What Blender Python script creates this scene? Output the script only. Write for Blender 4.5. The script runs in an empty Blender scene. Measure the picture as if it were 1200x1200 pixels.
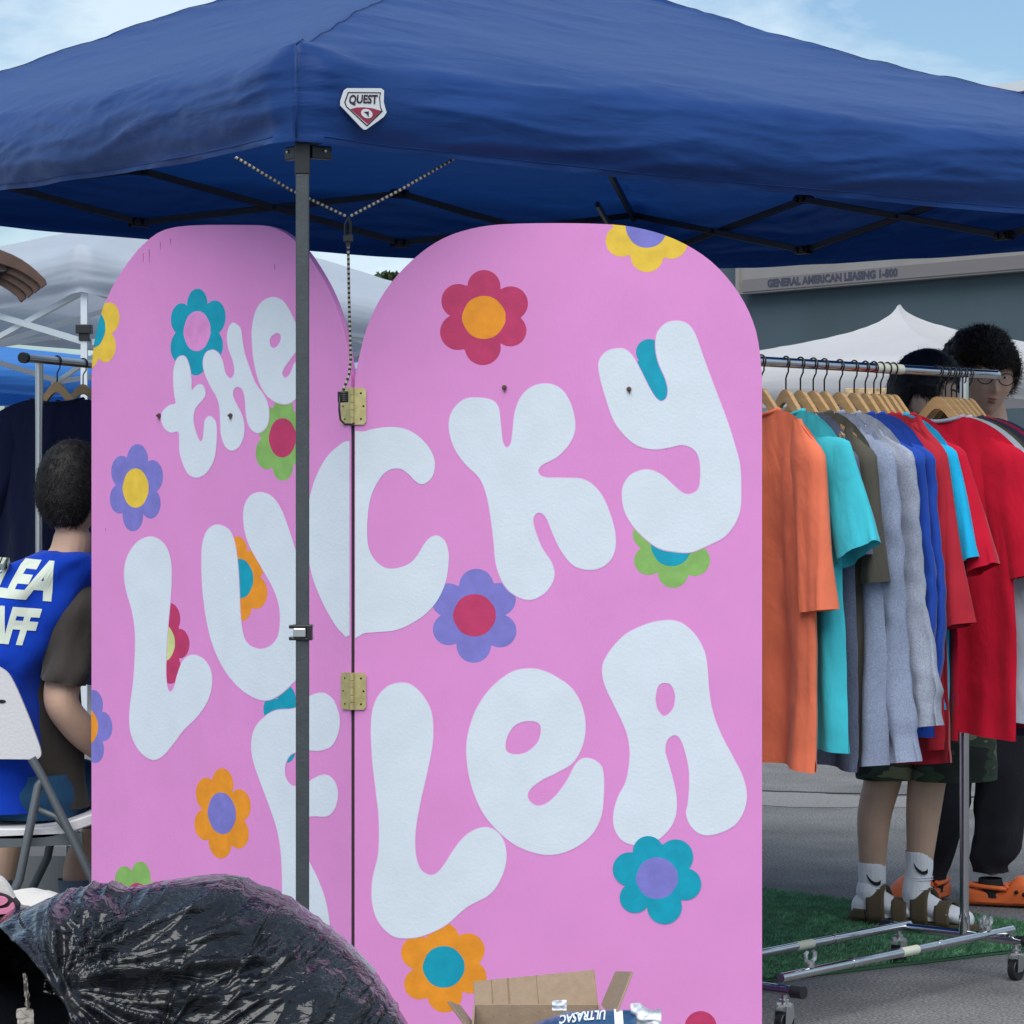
import bpy, bmesh, math, random
import numpy as np
from mathutils import Vector, Matrix, noise
from mathutils.geometry import tessellate_polygon
from mathutils.bvhtree import BVHTree

PI = math.pi
R = math.radians
scene = bpy.context.scene
C = scene.collection

# ------------------------------------------------------------------ camera
F = 3400.0; CAMH = 1.28; HY = 580.0
cam_d = bpy.data.cameras.new('camera')
cam = bpy.data.objects.new('camera', cam_d); C.objects.link(cam)
cam_d.sensor_width = 36; cam_d.lens = 36 * F / 1200
cam_d.shift_y = -(600 - HY) / 1200
cam_d.clip_start = 0.1; cam_d.clip_end = 2000
cam.location = (0, 0, CAMH); cam.rotation_euler = (PI / 2, 0, 0)
scene.camera = cam

# ------------------------------------------------------------------ world
SUN_EL, SUN_AZ = 56, 190          # azimuth clockwise from +Y (view direction)
world = bpy.data.worlds.new('World'); scene.world = world
world.use_nodes = True
wt = world.node_tree; wt.nodes.clear()
wo = wt.nodes.new('ShaderNodeOutputWorld'); bg = wt.nodes.new('ShaderNodeBackground')
sky = wt.nodes.new('ShaderNodeTexSky'); sky.sky_type = 'NISHITA'; sky.sun_disc = False
sky.sun_elevation = R(SUN_EL); sky.sun_rotation = R(SUN_AZ)
sky.air_density = 1.0; sky.dust_density = 1.5; sky.ozone_density = 1.5
tc = wt.nodes.new('ShaderNodeTexCoord')
mp = wt.nodes.new('ShaderNodeMapping'); mp.inputs['Scale'].default_value = (1, 1, 2.6)
mp.inputs['Location'].default_value = (3.1, 0.4, 0.2)
n1 = wt.nodes.new('ShaderNodeTexNoise'); n1.inputs['Scale'].default_value = 5.5
n1.inputs['Detail'].default_value = 9; n1.inputs['Roughness'].default_value = .58
n1.inputs['Distortion'].default_value = .25
rp = wt.nodes.new('ShaderNodeValToRGB')
rp.color_ramp.elements[0].position = .45; rp.color_ramp.elements[1].position = .60
rp.color_ramp.elements[1].color = (.92, .92, .92, 1)
mx = wt.nodes.new('ShaderNodeMix'); mx.data_type = 'RGBA'
CLOUD = (6.6, 6.9, 7.2, 1)
mx.inputs['B'].default_value = CLOUD
wt.links.new(tc.outputs['Generated'], mp.inputs['Vector'])
wt.links.new(mp.outputs['Vector'], n1.inputs['Vector'])
wt.links.new(n1.outputs['Fac'], rp.inputs['Fac'])
wt.links.new(rp.outputs['Color'], mx.inputs['Factor'])
wt.links.new(sky.outputs['Color'], mx.inputs['A'])
tint = wt.nodes.new('ShaderNodeMix'); tint.data_type = 'RGBA'; tint.blend_type = 'MULTIPLY'; tint.inputs['Factor'].default_value = 1
tint.inputs['B'].default_value = (.55, .63, .68, 1)
wt.links.new(mx.outputs['Result'], tint.inputs['A']); wt.links.new(tint.outputs['Result'], bg.inputs['Color'])
bg.inputs['Strength'].default_value = .082
wt.links.new(bg.outputs['Background'], wo.inputs['Surface'])

sd = bpy.data.lights.new('sun', 'SUN'); sun = bpy.data.objects.new('sun', sd); C.objects.link(sun)
sd.energy = 1.4; sd.angle = R(62); sd.color = (1, .96, .9)
sv = Vector((math.sin(R(SUN_AZ)) * math.cos(R(SUN_EL)), math.cos(R(SUN_AZ)) * math.cos(R(SUN_EL)), math.sin(R(SUN_EL))))
sun.rotation_euler = sv.to_track_quat('Z', 'Y').to_euler()

scene.view_settings.view_transform = 'Standard'
scene.view_settings.look = 'None'
scene.view_settings.exposure = 1.34
scene.view_settings.gamma = 1
scene.render.engine = 'CYCLES'

# ------------------------------------------------------------------ helpers
def P(px, py, d):
    return Vector(((px - 600) / F * d, d, CAMH - (py - HY) / F * d))

def smooth01(t):
    t = max(0, min(1, t)); return t * t * (3 - 2 * t)

def fbm(p, o=4):
    return noise.fractal(Vector(p), 1.0, 2.0, o)

def ridge(x):
    return 1 - abs(x) * 2

class MB:
    def __init__(s):
        s.v = []; s.f = []; s.m = []
    def add(s, vs, fs, mi=0):
        b = len(s.v)
        s.v += [tuple(v) for v in vs]
        s.f += [tuple(i + b for i in f) for f in fs]
        s.m += [mi] * len(fs)
    def box(s, c, size, rot=None, mi=0):
        hx, hy, hz = [a / 2 for a in size]; c = Vector(c)
        pts = [Vector((x, y, z)) for x in (-hx, hx) for y in (-hy, hy) for z in (-hz, hz)]
        if rot is not None: pts = [rot @ p for p in pts]
        s.add([p + c for p in pts], [(0, 1, 3, 2), (4, 6, 7, 5), (0, 4, 5, 1), (2, 3, 7, 6), (0, 2, 6, 4), (1, 5, 7, 3)], mi)
    def bar(s, a, b, w, h=None, mi=0):
        a = Vector(a); b = Vector(b); h = h or w
        d = b - a; L = d.length
        q = d.to_track_quat('X', 'Z').to_matrix()
        s.box((a + b) / 2, (L, w, h), q, mi)
    def tube(s, path, r, n=10, mi=0, caps=True, sq=1.0, up=None):
        path = [Vector(p) for p in path]; k = len(path)
        rs = r if isinstance(r, (list, tuple)) else [r] * k
        ref = up
        rings = []
        for i, p in enumerate(path):
            t = (path[min(i + 1, k - 1)] - path[max(i - 1, 0)])
            t = t.normalized() if t.length > 1e-9 else Vector((0, 0, 1))
            if ref is None:
                ref = Vector((0, 0, 1)) if abs(t.z) < .9 else Vector((1, 0, 0))
            x = t.cross(ref)
            if x.length < 1e-6: x = t.orthogonal()
            x.normalize(); y = t.cross(x).normalized()
            ref = -y if (-y).dot(ref) > 0 else y
            rings.append([p + (x * math.cos(2 * PI * j / n) + y * math.sin(2 * PI * j / n) * sq) * rs[i] for j in range(n)])
        vs = [v for rg in rings for v in rg]; fs = []
        for i in range(k - 1):
            for j in range(n):
                fs.append((i * n + j, i * n + (j + 1) % n, (i + 1) * n + (j + 1) % n, (i + 1) * n + j))
        if caps:
            fs.append(tuple(range(n))[::-1]); fs.append(tuple((k - 1) * n + j for j in range(n)))
        s.add(vs, fs, mi)
    def prism(s, pts, ax, ay, az, o, th, mi=0, holes=()):
        """outline pts (2D) in plane o+x*ax+y*ay, extruded th along az"""
        o = Vector(o); ax = Vector(ax); ay = Vector(ay); az = Vector(az)
        loops = [pts] + list(holes)
        flat = [p for l in loops for p in l]; n = len(flat)
        tri = tessellate_polygon([[Vector((p[0], p[1], 0)) for p in l] for l in loops])
        vs = [o + ax * p[0] + ay * p[1] for p in flat] + [o + ax * p[0] + ay * p[1] + az * th for p in flat]
        fs = [tuple(t) for t in tri] + [tuple(i + n for i in t[::-1]) for t in tri]
        b = 0
        for l in loops:
            k = len(l)
            for i in range(k):
                j = (i + 1) % k
                fs.append((b + i, b + j, b + j + n, b + i + n))
            b += k
        s.add(vs, fs, mi)
    def grid(s, fn, nu, nv, mi=0, wrapu=False):
        vs = []; 
        for j in range(nv):
            for i in range(nu):
                vs.append(fn(i / (nu if wrapu else nu - 1), j / (nv - 1)))
        fs = []
        for j in range(nv - 1):
            for i in range(nu if wrapu else nu - 1):
                i2 = (i + 1) % nu
                fs.append((j * nu + i, j * nu + i2, (j + 1) * nu + i2, (j + 1) * nu + i))
        s.add(vs, fs, mi)
    def sphere(s, c, r, n=12, m=8, mi=0):
        c = Vector(c); rr = r if isinstance(r, (tuple, list)) else (r, r, r)
        def fn(u, v):
            a = 2 * PI * u; b = PI * (v - .5)
            return (c.x + rr[0] * math.cos(a) * math.cos(b), c.y + rr[1] * math.sin(a) * math.cos(b), c.z + rr[2] * math.sin(b))
        s.grid(fn, n, m, mi, wrapu=True)
    def build(s, name, mats, parent=None, smooth=False, merge=False, bevel=0):
        me = bpy.data.meshes.new(name); me.from_pydata(s.v, [], s.f)
        mats = mats if isinstance(mats, (list, tuple)) else [mats]
        for m in mats: me.materials.append(m)
        me.polygons.foreach_set('material_index', s.m)
        bm = bmesh.new(); bm.from_mesh(me)
        if merge: bmesh.ops.remove_doubles(bm, verts=bm.verts, dist=1e-5)
        bmesh.ops.recalc_face_normals(bm, faces=bm.faces)
        bm.to_mesh(me); bm.free()
        if smooth:
            me.polygons.foreach_set('use_smooth', [True] * len(me.polygons))
            if smooth == 'auto':
                try: me.set_sharp_from_angle(angle=R(38))
                except Exception: pass
        me.update()
        o = bpy.data.objects.new(name, me); C.objects.link(o)
        if parent is not None: o.parent = parent
        if bevel:
            md = o.modifiers.new('bevel', 'BEVEL'); md.width = bevel; md.segments = 2; md.limit_method = 'ANGLE'; md.angle_limit = R(40)
        return o

def tag(o, label=None, cat=None, group=None, kind=None):
    if label: o['label'] = label
    if cat: o['category'] = cat
    if group: o['group'] = group
    if kind: o['kind'] = kind
    return o

def empty(name, loc=(0, 0, 0), rz=0, label=None, cat=None, group=None):
    o = bpy.data.objects.new(name, None); C.objects.link(o)
    o.location = loc; o.rotation_euler = (0, 0, rz); o.empty_display_size = .1
    return tag(o, label, cat, group)

def setparent(o, p):
    """parent keeping the world-space vertices (p has only location)"""
    o.parent = p
    o.matrix_parent_inverse = Matrix.Translation(-Vector(p.location))
    return o

def skin(name, pts, edges, mat, parent=None, sub=2, root=0):
    """pts: list of (co, radius or (rx, ry)); one continuous skinned surface"""
    me = bpy.data.meshes.new(name + '_s'); me.from_pydata([tuple(p[0]) for p in pts], edges, [])
    o = bpy.data.objects.new(name + '_s', me); C.objects.link(o)
    sk = o.modifiers.new('skin', 'SKIN'); sk.use_smooth_shade = True
    for i, p in enumerate(pts):
        r = p[1] if isinstance(p[1], (tuple, list)) else (p[1], p[1])
        me.skin_vertices[0].data[i].radius = r
        me.skin_vertices[0].data[i].use_root = (i == root)
    ss = o.modifiers.new('sub', 'SUBSURF'); ss.levels = sub; ss.render_levels = sub
    dg = bpy.context.evaluated_depsgraph_get()
    m2 = bpy.data.meshes.new_from_object(o.evaluated_get(dg)); m2.name = name
    bpy.data.objects.remove(o); bpy.data.meshes.remove(me)
    m2.materials.clear(); m2.materials.append(mat)
    m2.polygons.foreach_set('use_smooth', [True] * len(m2.polygons))
    r = bpy.data.objects.new(name, m2); C.objects.link(r)
    if parent is not None: setparent(r, parent) if any(parent.location) else setattr(r, 'parent', parent)
    return r

def chain(pts, edges, seq, start=None):
    """append points in seq, connect them one after the other, optionally from index start"""
    prev = start
    for p in seq:
        pts.append(p); i = len(pts) - 1
        if prev is not None: edges.append((prev, i))
        prev = i
    return prev

def text_data(s, size=1.0, shear=0.0, bold=0.0, spacing=1.0):
    cu = bpy.data.curves.new('t', 'FONT'); cu.body = s; cu.size = size; cu.shear = shear; cu.offset = bold
    cu.space_character = spacing; cu.align_x = 'CENTER'; cu.align_y = 'CENTER'; cu.resolution_u = 3
    o = bpy.data.objects.new('t', cu); C.objects.link(o)
    dg = bpy.context.evaluated_depsgraph_get()
    me = bpy.data.meshes.new_from_object(o.evaluated_get(dg))
    v = [p.co.copy() for p in me.vertices]; f = [tuple(p.vertices) for p in me.polygons]
    bpy.data.objects.remove(o); bpy.data.curves.remove(cu); bpy.data.meshes.remove(me)
    return v, f

# ------------------------------------------------------------------ materials
MAT = {}
def mat(name, col, rough=.6, metal=0, var=0.0, vscale=6, bump=0.0, bscale=200, spec=.5, sheen=0.0, coat=0.0, transl=0.0, back=None, bdetail=4, trans=0.0, stretch=None, coatr=.1, sss=0):
    m = bpy.data.materials.new(name); m.use_nodes = True
    nt = m.node_tree; b = nt.nodes['Principled BSDF']; out = nt.nodes['Material Output']
    L = nt.links.new
    b.inputs['Base Color'].default_value = (*col, 1)
    b.inputs['Roughness'].default_value = rough; b.inputs['Metallic'].default_value = metal
    b.inputs['Specular IOR Level'].default_value = spec
    b.inputs['Sheen Weight'].default_value = sheen; b.inputs['Sheen Roughness'].default_value = .4
    b.inputs['Coat Weight'].default_value = coat; b.inputs['Coat Roughness'].default_value = coatr
    b.inputs['Transmission Weight'].default_value = trans
    if sss:
        b.inputs['Subsurface Weight'].default_value = sss; b.inputs['Subsurface Scale'].default_value = .01
        b.inputs['Subsurface Radius'].default_value = (1, .35, .2)
    tcn = nt.nodes.new('ShaderNodeTexCoord'); vec = tcn.outputs['Object']
    if stretch:
        mpn = nt.nodes.new('ShaderNodeMapping'); mpn.inputs['Scale'].default_value = stretch
        L(vec, mpn.inputs['Vector']); vec = mpn.outputs['Vector']
    if var:
        n = nt.nodes.new('ShaderNodeTexNoise'); n.inputs['Scale'].default_value = vscale; n.inputs['Detail'].default_value = 6
        L(vec, n.inputs['Vector'])
        h = nt.nodes.new('ShaderNodeMix'); h.data_type = 'RGBA'
        h.inputs['A'].default_value = (*[c * (1 - var) for c in col], 1)
        h.inputs['B'].default_value = (*[min(1, c * (1 + var)) for c in col], 1)
        mr = nt.nodes.new('ShaderNodeMapRange'); mr.inputs['From Min'].default_value = .3; mr.inputs['From Max'].default_value = .7
        L(n.outputs['Fac'], mr.inputs['Value']); L(mr.outputs['Result'], h.inputs['Factor'])
        L(h.outputs['Result'], b.inputs['Base Color'])
    if bump:
        n = nt.nodes.new('ShaderNodeTexNoise'); n.inputs['Scale'].default_value = bscale; n.inputs['Detail'].default_value = bdetail
        L(vec, n.inputs['Vector'])
        bp = nt.nodes.new('ShaderNodeBump'); bp.inputs['Strength'].default_value = bump; bp.inputs['Distance'].default_value = 1.0 / bscale
        L(n.outputs['Fac'], bp.inputs['Height']); L(bp.outputs['Normal'], b.inputs['Normal'])
    surf = b.outputs['BSDF']
    if transl:
        t = nt.nodes.new('ShaderNodeBsdfTranslucent'); t.inputs['Color'].default_value = (*col, 1)
        ms = nt.nodes.new('ShaderNodeMixShader'); ms.inputs['Fac'].default_value = transl
        L(surf, ms.inputs[1]); L(t.outputs['BSDF'], ms.inputs[2]); surf = ms.outputs['Shader']
    if surf is not b.outputs['BSDF']: L(surf, out.inputs['Surface'])
    MAT[name] = m
    return m

def add_bump(m, scale, dist, stretch=(1, 1, 1), rot=(0, 0, 0), strength=1.0, ridged=False):
    nt = m.node_tree; b = nt.nodes['Principled BSDF']
    t = nt.nodes.new('ShaderNodeTexCoord'); mp_ = nt.nodes.new('ShaderNodeMapping'); mp_.inputs['Scale'].default_value = stretch; mp_.inputs['Rotation'].default_value = rot
    n = nt.nodes.new('ShaderNodeTexNoise'); n.inputs['Scale'].default_value = scale; n.inputs['Detail'].default_value = 3; n.inputs['Distortion'].default_value = .6
    nt.links.new(t.outputs['Object'], mp_.inputs['Vector']); nt.links.new(mp_.outputs['Vector'], n.inputs['Vector']); h = n.outputs['Fac']
    if ridged:
        s = nt.nodes.new('ShaderNodeMath'); s.operation = 'SUBTRACT'; s.inputs[1].default_value = .5; a = nt.nodes.new('ShaderNodeMath'); a.operation = 'ABSOLUTE'
        p = nt.nodes.new('ShaderNodeMath'); p.operation = 'POWER'; p.inputs[1].default_value = .55
        nt.links.new(h, s.inputs[0]); nt.links.new(s.outputs[0], a.inputs[0]); nt.links.new(a.outputs[0], p.inputs[0]); h = p.outputs[0]
    bp = nt.nodes.new('ShaderNodeBump'); bp.inputs['Strength'].default_value = strength; bp.inputs['Distance'].default_value = dist
    nt.links.new(h, bp.inputs['Height'])
    if b.inputs['Normal'].is_linked: nt.links.new(b.inputs['Normal'].links[0].from_socket, bp.inputs['Normal'])
    nt.links.new(bp.outputs['Normal'], b.inputs['Normal'])
    return m
def cloth(name, col, var=.1, heather=False, rough=.9):
    return add_bump(cloth0(name, col, var, heather, rough), 8, .010, (1.5, 1.5, .7), ridged=False)
def cloth0(name, col, var=.1, heather=False, rough=.9):
    return mat(name, col, rough=rough, var=.22 if heather else var, vscale=260 if heather else 9, bump=.35, bscale=420, spec=.15, sheen=.15, transl=.06)

M_ASPH = mat('asphalt', (.215, .212, .21), .92, var=.62, vscale=120, bump=1.0, bscale=110, spec=.25)
# worn and stained patches multiply the base colour
nt = M_ASPH.node_tree; _b = nt.nodes['Principled BSDF']; _src = _b.inputs['Base Color'].links[0].from_socket
_t = nt.nodes.new('ShaderNodeTexCoord'); _n = nt.nodes.new('ShaderNodeTexNoise'); _n.inputs['Scale'].default_value = 1.7; _n.inputs['Detail'].default_value = 8; _n.inputs['Roughness'].default_value = .62
_r = nt.nodes.new('ShaderNodeValToRGB'); _r.color_ramp.elements[0].position = .33; _r.color_ramp.elements[0].color = (.62, .62, .63, 1); _r.color_ramp.elements[1].position = .62; _r.color_ramp.elements[1].color = (1, 1, 1, 1)
_m = nt.nodes.new('ShaderNodeMix'); _m.data_type = 'RGBA'; _m.blend_type = 'MULTIPLY'; _m.inputs['Factor'].default_value = 1
nt.links.new(_t.outputs['Object'], _n.inputs['Vector']); nt.links.new(_n.outputs['Fac'], _r.inputs['Fac']); nt.links.new(_src, _m.inputs['A']); nt.links.new(_r.outputs['Color'], _m.inputs['B']); nt.links.new(_m.outputs['Result'], _b.inputs['Base Color'])
M_CRACK = mat('asphalt_crack', (.03, .03, .03), .95)
M_PATCH = mat('asphalt_seal', (.215, .21, .205), .9, var=.3, vscale=90, bump=.6, bscale=90)
M_TURF = mat('turf', (.13, .32, .16), .8, var=.45, vscale=18, spec=.2, transl=.15)
M_TURFB = mat('turf_back', (.03, .10, .045), .95)
M_BLUE = mat('canopy_blue', (.009, .052, .215), .5, var=.08, vscale=3, bump=.25, bscale=900, spec=.33, sheen=.9, transl=.30)
M_BLUE.node_tree.nodes['Principled BSDF'].inputs['Sheen Roughness'].default_value = .33
M_BLUE.node_tree.nodes['Principled BSDF'].inputs['Sheen Tint'].default_value = (.42, .58, 1, 1)
M_FRAME = mat('frame_dark', (.035, .04, .045), .45, spec=.5, var=.15, vscale=30)
M_LEG = mat('leg_grey', (.062, .072, .078), .42, metal=.3, var=.10, vscale=25, bump=.12, bscale=160)
M_PLASB = mat('plastic_black', (.012, .012, .014), .4)
M_CHROME = mat('chrome', (.55, .56, .58), .12, metal=1, var=.06, vscale=20)
M_STEEL = mat('steel', (.6, .6, .6), .3, metal=1)
M_BRASS = mat('brass', (.62, .52, .24), .42, metal=.75, var=.15, vscale=60)
M_PINK = mat('pink_paint', (.67, .25, .56), .55, var=.03, vscale=7, bump=.12, bscale=260, spec=.35)
M_EDGE = mat('panel_edge', (.50, .17, .45), .6)
M_HALO = mat('letter_edge_pink', (.74, .36, .66), .55)
M_WHITE = mat('letter_white', (.62, .68, .74), .5, var=.03, vscale=14, bump=.10, bscale=150, spec=.4)
FC = {'red': (.47, .035, .12), 'orange': (.75, .27, .015), 'yellow': (.75, .50, .05), 'teal': (.0, .30, .42), 'purple': (.185, .175, .52), 'green': (.22, .42, .11), 'pink': (.67, .25, .56), 'lime': (.55, .6, .25)}
MF = {k: mat('paint_' + k, v, .55, var=.10, vscale=30, bump=.10, bscale=250, spec=.35) for k, v in FC.items()}
M_ROPE = mat('rope_light', (.45, .42, .36), .9); M_ROPED = mat('rope_dark', (.03, .03, .035), .9)
M_WOOD = mat('hanger_wood', (.47, .29, .13), .5, var=.15, vscale=30, stretch=(1, 1, 8), coat=.2)
M_WOODD = mat('hanger_wood_dark', (.085, .045, .032), .6, var=.2, vscale=30)
M_WIRE = mat('hook_black', (.02, .02, .022), .35, metal=.4)
M_SKINA = mat('skin_a', (.56, .36, .26), .55, var=.08, vscale=12, spec=.35, sss=.1)
M_SKINB = mat('skin_b', (.60, .36, .26), .5, var=.08, vscale=14, spec=.35, sss=.1)
M_LIP = mat('lip', (.34, .12, .11), .45)
M_EYEW = mat('eye_white', (.7, .7, .68), .3); M_EYED = mat('eye_dark', (.02, .012, .01), .2)
M_HAIR = mat('hair_black', (.012, .010, .010), .5, spec=.4, var=.3, vscale=80)
M_HAIR2 = mat('hair_curly', (.014, .010, .009), .48, spec=.4, var=.4, vscale=60)
M_TENTL = mat('tent_white_skylit', (.50, .55, .63), .6, var=.04, vscale=2, bump=.2, bscale=300, transl=.35)  # white tent cloth with the blue of the skylight mixed into its colour
M_TENTW = mat('tent_white', (.62, .615, .63), .6, var=.04, vscale=2, bump=.2, bscale=300, transl=.35)
M_TENTB = mat('tent_blue_far', (.05, .22, .62), .6, transl=.3)
M_WFRAME = mat('frame_white', (.62, .66, .70), .35, metal=.2)
M_SOCK = mat('sock_white', (.80, .80, .82), .9, bump=.5, bscale=160, sheen=.2, stretch=(1, 1, .05))
M_BAG = mat('bag_black', (.008, .009, .012), .13, spec=.5, bump=.10, bscale=22, bdetail=4)
add_bump(M_BAG, 14, .003, (1, 1, 3.5), (0, R(-38), 0), ridged=True)
add_bump(M_BLUE, 5, .006, (1, 1, 4))
add_bump(M_PINK, 45, .0009, (1, 1, .25))
M_CARD = mat('cardboard', (.31, .225, .155), .9, var=.08, vscale=60, bump=.15, bscale=200)
M_CARDE = mat('cardboard_edge', (.24, .16, .10), .95)
M_CROC = mat('clog_orange', (.80, .16, .04), .5, spec=.4)
M_DKHOLE = mat('hole_dark', (.01, .01, .01), .9)
M_WALL = mat('wall_teal', (.06, .09, .105), .85, var=.10, vscale=1.2, bump=.1, bscale=60)
M_WALLW = mat('wall_white', (.62, .64, .66), .7)
M_GLASSD = mat('glass_dark', (.05, .07, .09), .2)
M_SIGNB = mat('signboard_beige', (.25, .235, .22), .7, var=.06, vscale=4)
M_SIGNT = mat('signboard_text', (.05, .05, .075), .7)
M_CHAIRW = mat('chair_white', (.60, .59, .60), .5, bump=.15, bscale=120)
M_CHAIRF = mat('chair_frame', (.10, .115, .125), .5, metal=.2)
# ------------------------------------------------------------------ ground
def ground():
    b = MB()
    xs = [-400, -40, -6, 6, 40, 400]; ys = [-60, 0, 4, 14, 60, 900]
    b.add([(x, y, 0) for y in ys for x in xs], [(j * 6 + i, j * 6 + i + 1, (j + 1) * 6 + i + 1, (j + 1) * 6 + i) for j in range(5) for i in range(5)])
    tag(b.build('ground', M_ASPH), kind='structure')
    # sealed crack running across the lot, a lighter worn strip beside it
    b = MB(); rnd = random.Random(3); pts = []
    for i in range(240):
        x = -6 + i * .06
        y = 12.55 - .28 * (x - 1) + .02 * fbm((x * 2, 0, 3)) + .012 * rnd.uniform(-1, 1)
        pts.append((x, y))
    def strip(w, z, off, mi):
        v = []
        for x, y in pts:
            ww = w * (1 + .5 * noise.noise(Vector((x * 3, off, 0))))
            v += [(x, y + off - ww, z), (x, y + off + ww, z)]
        b.add(v, [(2 * i, 2 * i + 1, 2 * i + 3, 2 * i + 2) for i in range(len(pts) - 1)], mi)
    strip(.24, .0015, -.30, 1); strip(.020, .003, 0, 0)
    tag(b.build('asphalt_crack', [M_CRACK, M_PATCH]), kind='structure')
ground()

# ------------------------------------------------------------------ far building with signboard
def building():
    root = empty('building', (4.36, 26, 0), 0, 'long teal-grey building with white parapet behind the white tent peak', 'building')
    w = Vector((-.6, .8, 0)); nrm = Vector((-.8, -.6, 0))   # wall runs left-away, faces the lot
    def at(s, h, out=0): return w * s + nrm * out + Vector((0, 0, h))
    def panel(name, s0, s1, h0, h1, out, th, m, lab=None):
        b = MB(); b.prism([(s0, h0), (s1, h0), (s1, h1), (s0, h1)], w, (0, 0, 1), nrm, nrm * out, th)
        return b.build(name, m, root)
    panel('wall', -14, 6, 0, 4.3, -.4, .4, M_WALL)
    panel('upper_wall', -14, 6, 4.3, 4.86, -.4, .37, M_WALLW)
    panel('coping', -14.05, 6.05, 4.86, 4.95, -.45, .5, M_WALLW)
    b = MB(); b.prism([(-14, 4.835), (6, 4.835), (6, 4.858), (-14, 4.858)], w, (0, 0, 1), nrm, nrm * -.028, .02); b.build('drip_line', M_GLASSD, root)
    for s in (-1.05, -.62, -2.2, -3.4):
        b = MB(); b.prism([(s, 4.60), (s + .28, 4.60), (s + .28, 4.80), (s, 4.80)], w, (0, 0, 1), nrm, nrm * -.028, .03)
        b.build('vent_slot', M_GLASSD, root)
    return root, at, w, nrm
bld, bat, bw, bn = building()
# where pixel rays meet the wall line: distance along wall for px
def wall_s(px):
    k = (px - 600) / F    # (4.36-.6s) = k*(26+.8s)
    return (4.36 - k * 26) / (.6 + .8 * k)
def wall_h(px, py):
    s = wall_s(px); return s, CAMH - (py - HY) / F * (26 + .8 * s)
def signboard():
    s0, h0 = wall_h(877, 346); s1, h1 = wall_h(1260, 312)
    base = min(h0, h1)
    root = empty('signboard', tuple(Vector((4.36, 26, 0)) + bw * s0 + bn * .02), 0, 'long beige signboard with grey lettering mounted on the teal-grey wall', 'sign')
    L = (s0 - s1) + 6
    ax = -bw
    b = MB(); b.prism([(0, h0), (L, h0), (L, h0 + 1.1), (0, h0 + 1.1)], ax, (0, 0, 1), bn, (0, 0, 0), .12); b.build('board', M_SIGNB, root, bevel=.01)
    b = MB(); b.prism([(0, h0), (.05, h0), (.05, h0 + 1.1), (0, h0 + 1.1)], ax, (0, 0, 1), bn, bn * .12, .03); b.build('edge_trim', M_SIGNB, root)
    b = MB(); b.prism([(.08, h0 + .02), (L, h0 + .02), (L, h0 + .14), (.08, h0 + .14)], ax, (0, 0, 1), bn, bn * .12, .012); b.build('lower_strip', mat('strip_grey', (.17, .155, .155), .7), root)
    v, f = text_data('GENERAL AMERICAN LEASING 1-800', .11, bold=.006)
    b = MB(); xm = 1.35
    b.add([ax * (xm + p.x) + Vector((0, 0, h0 + .08 + p.y * .9)) + bn * .136 for p in v], f); b.build('small_lettering', M_SIGNT, root)
    v, f = text_data('SUNWAYS', .42, bold=.02)
    b = MB()
    b.add([ax * (1.25 + p.x) + Vector((0, 0, h0 + .50 + p.y)) + bn * .125 for p in v], f); b.build('large_lettering', M_SIGNT, root)
signboard()

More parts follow.
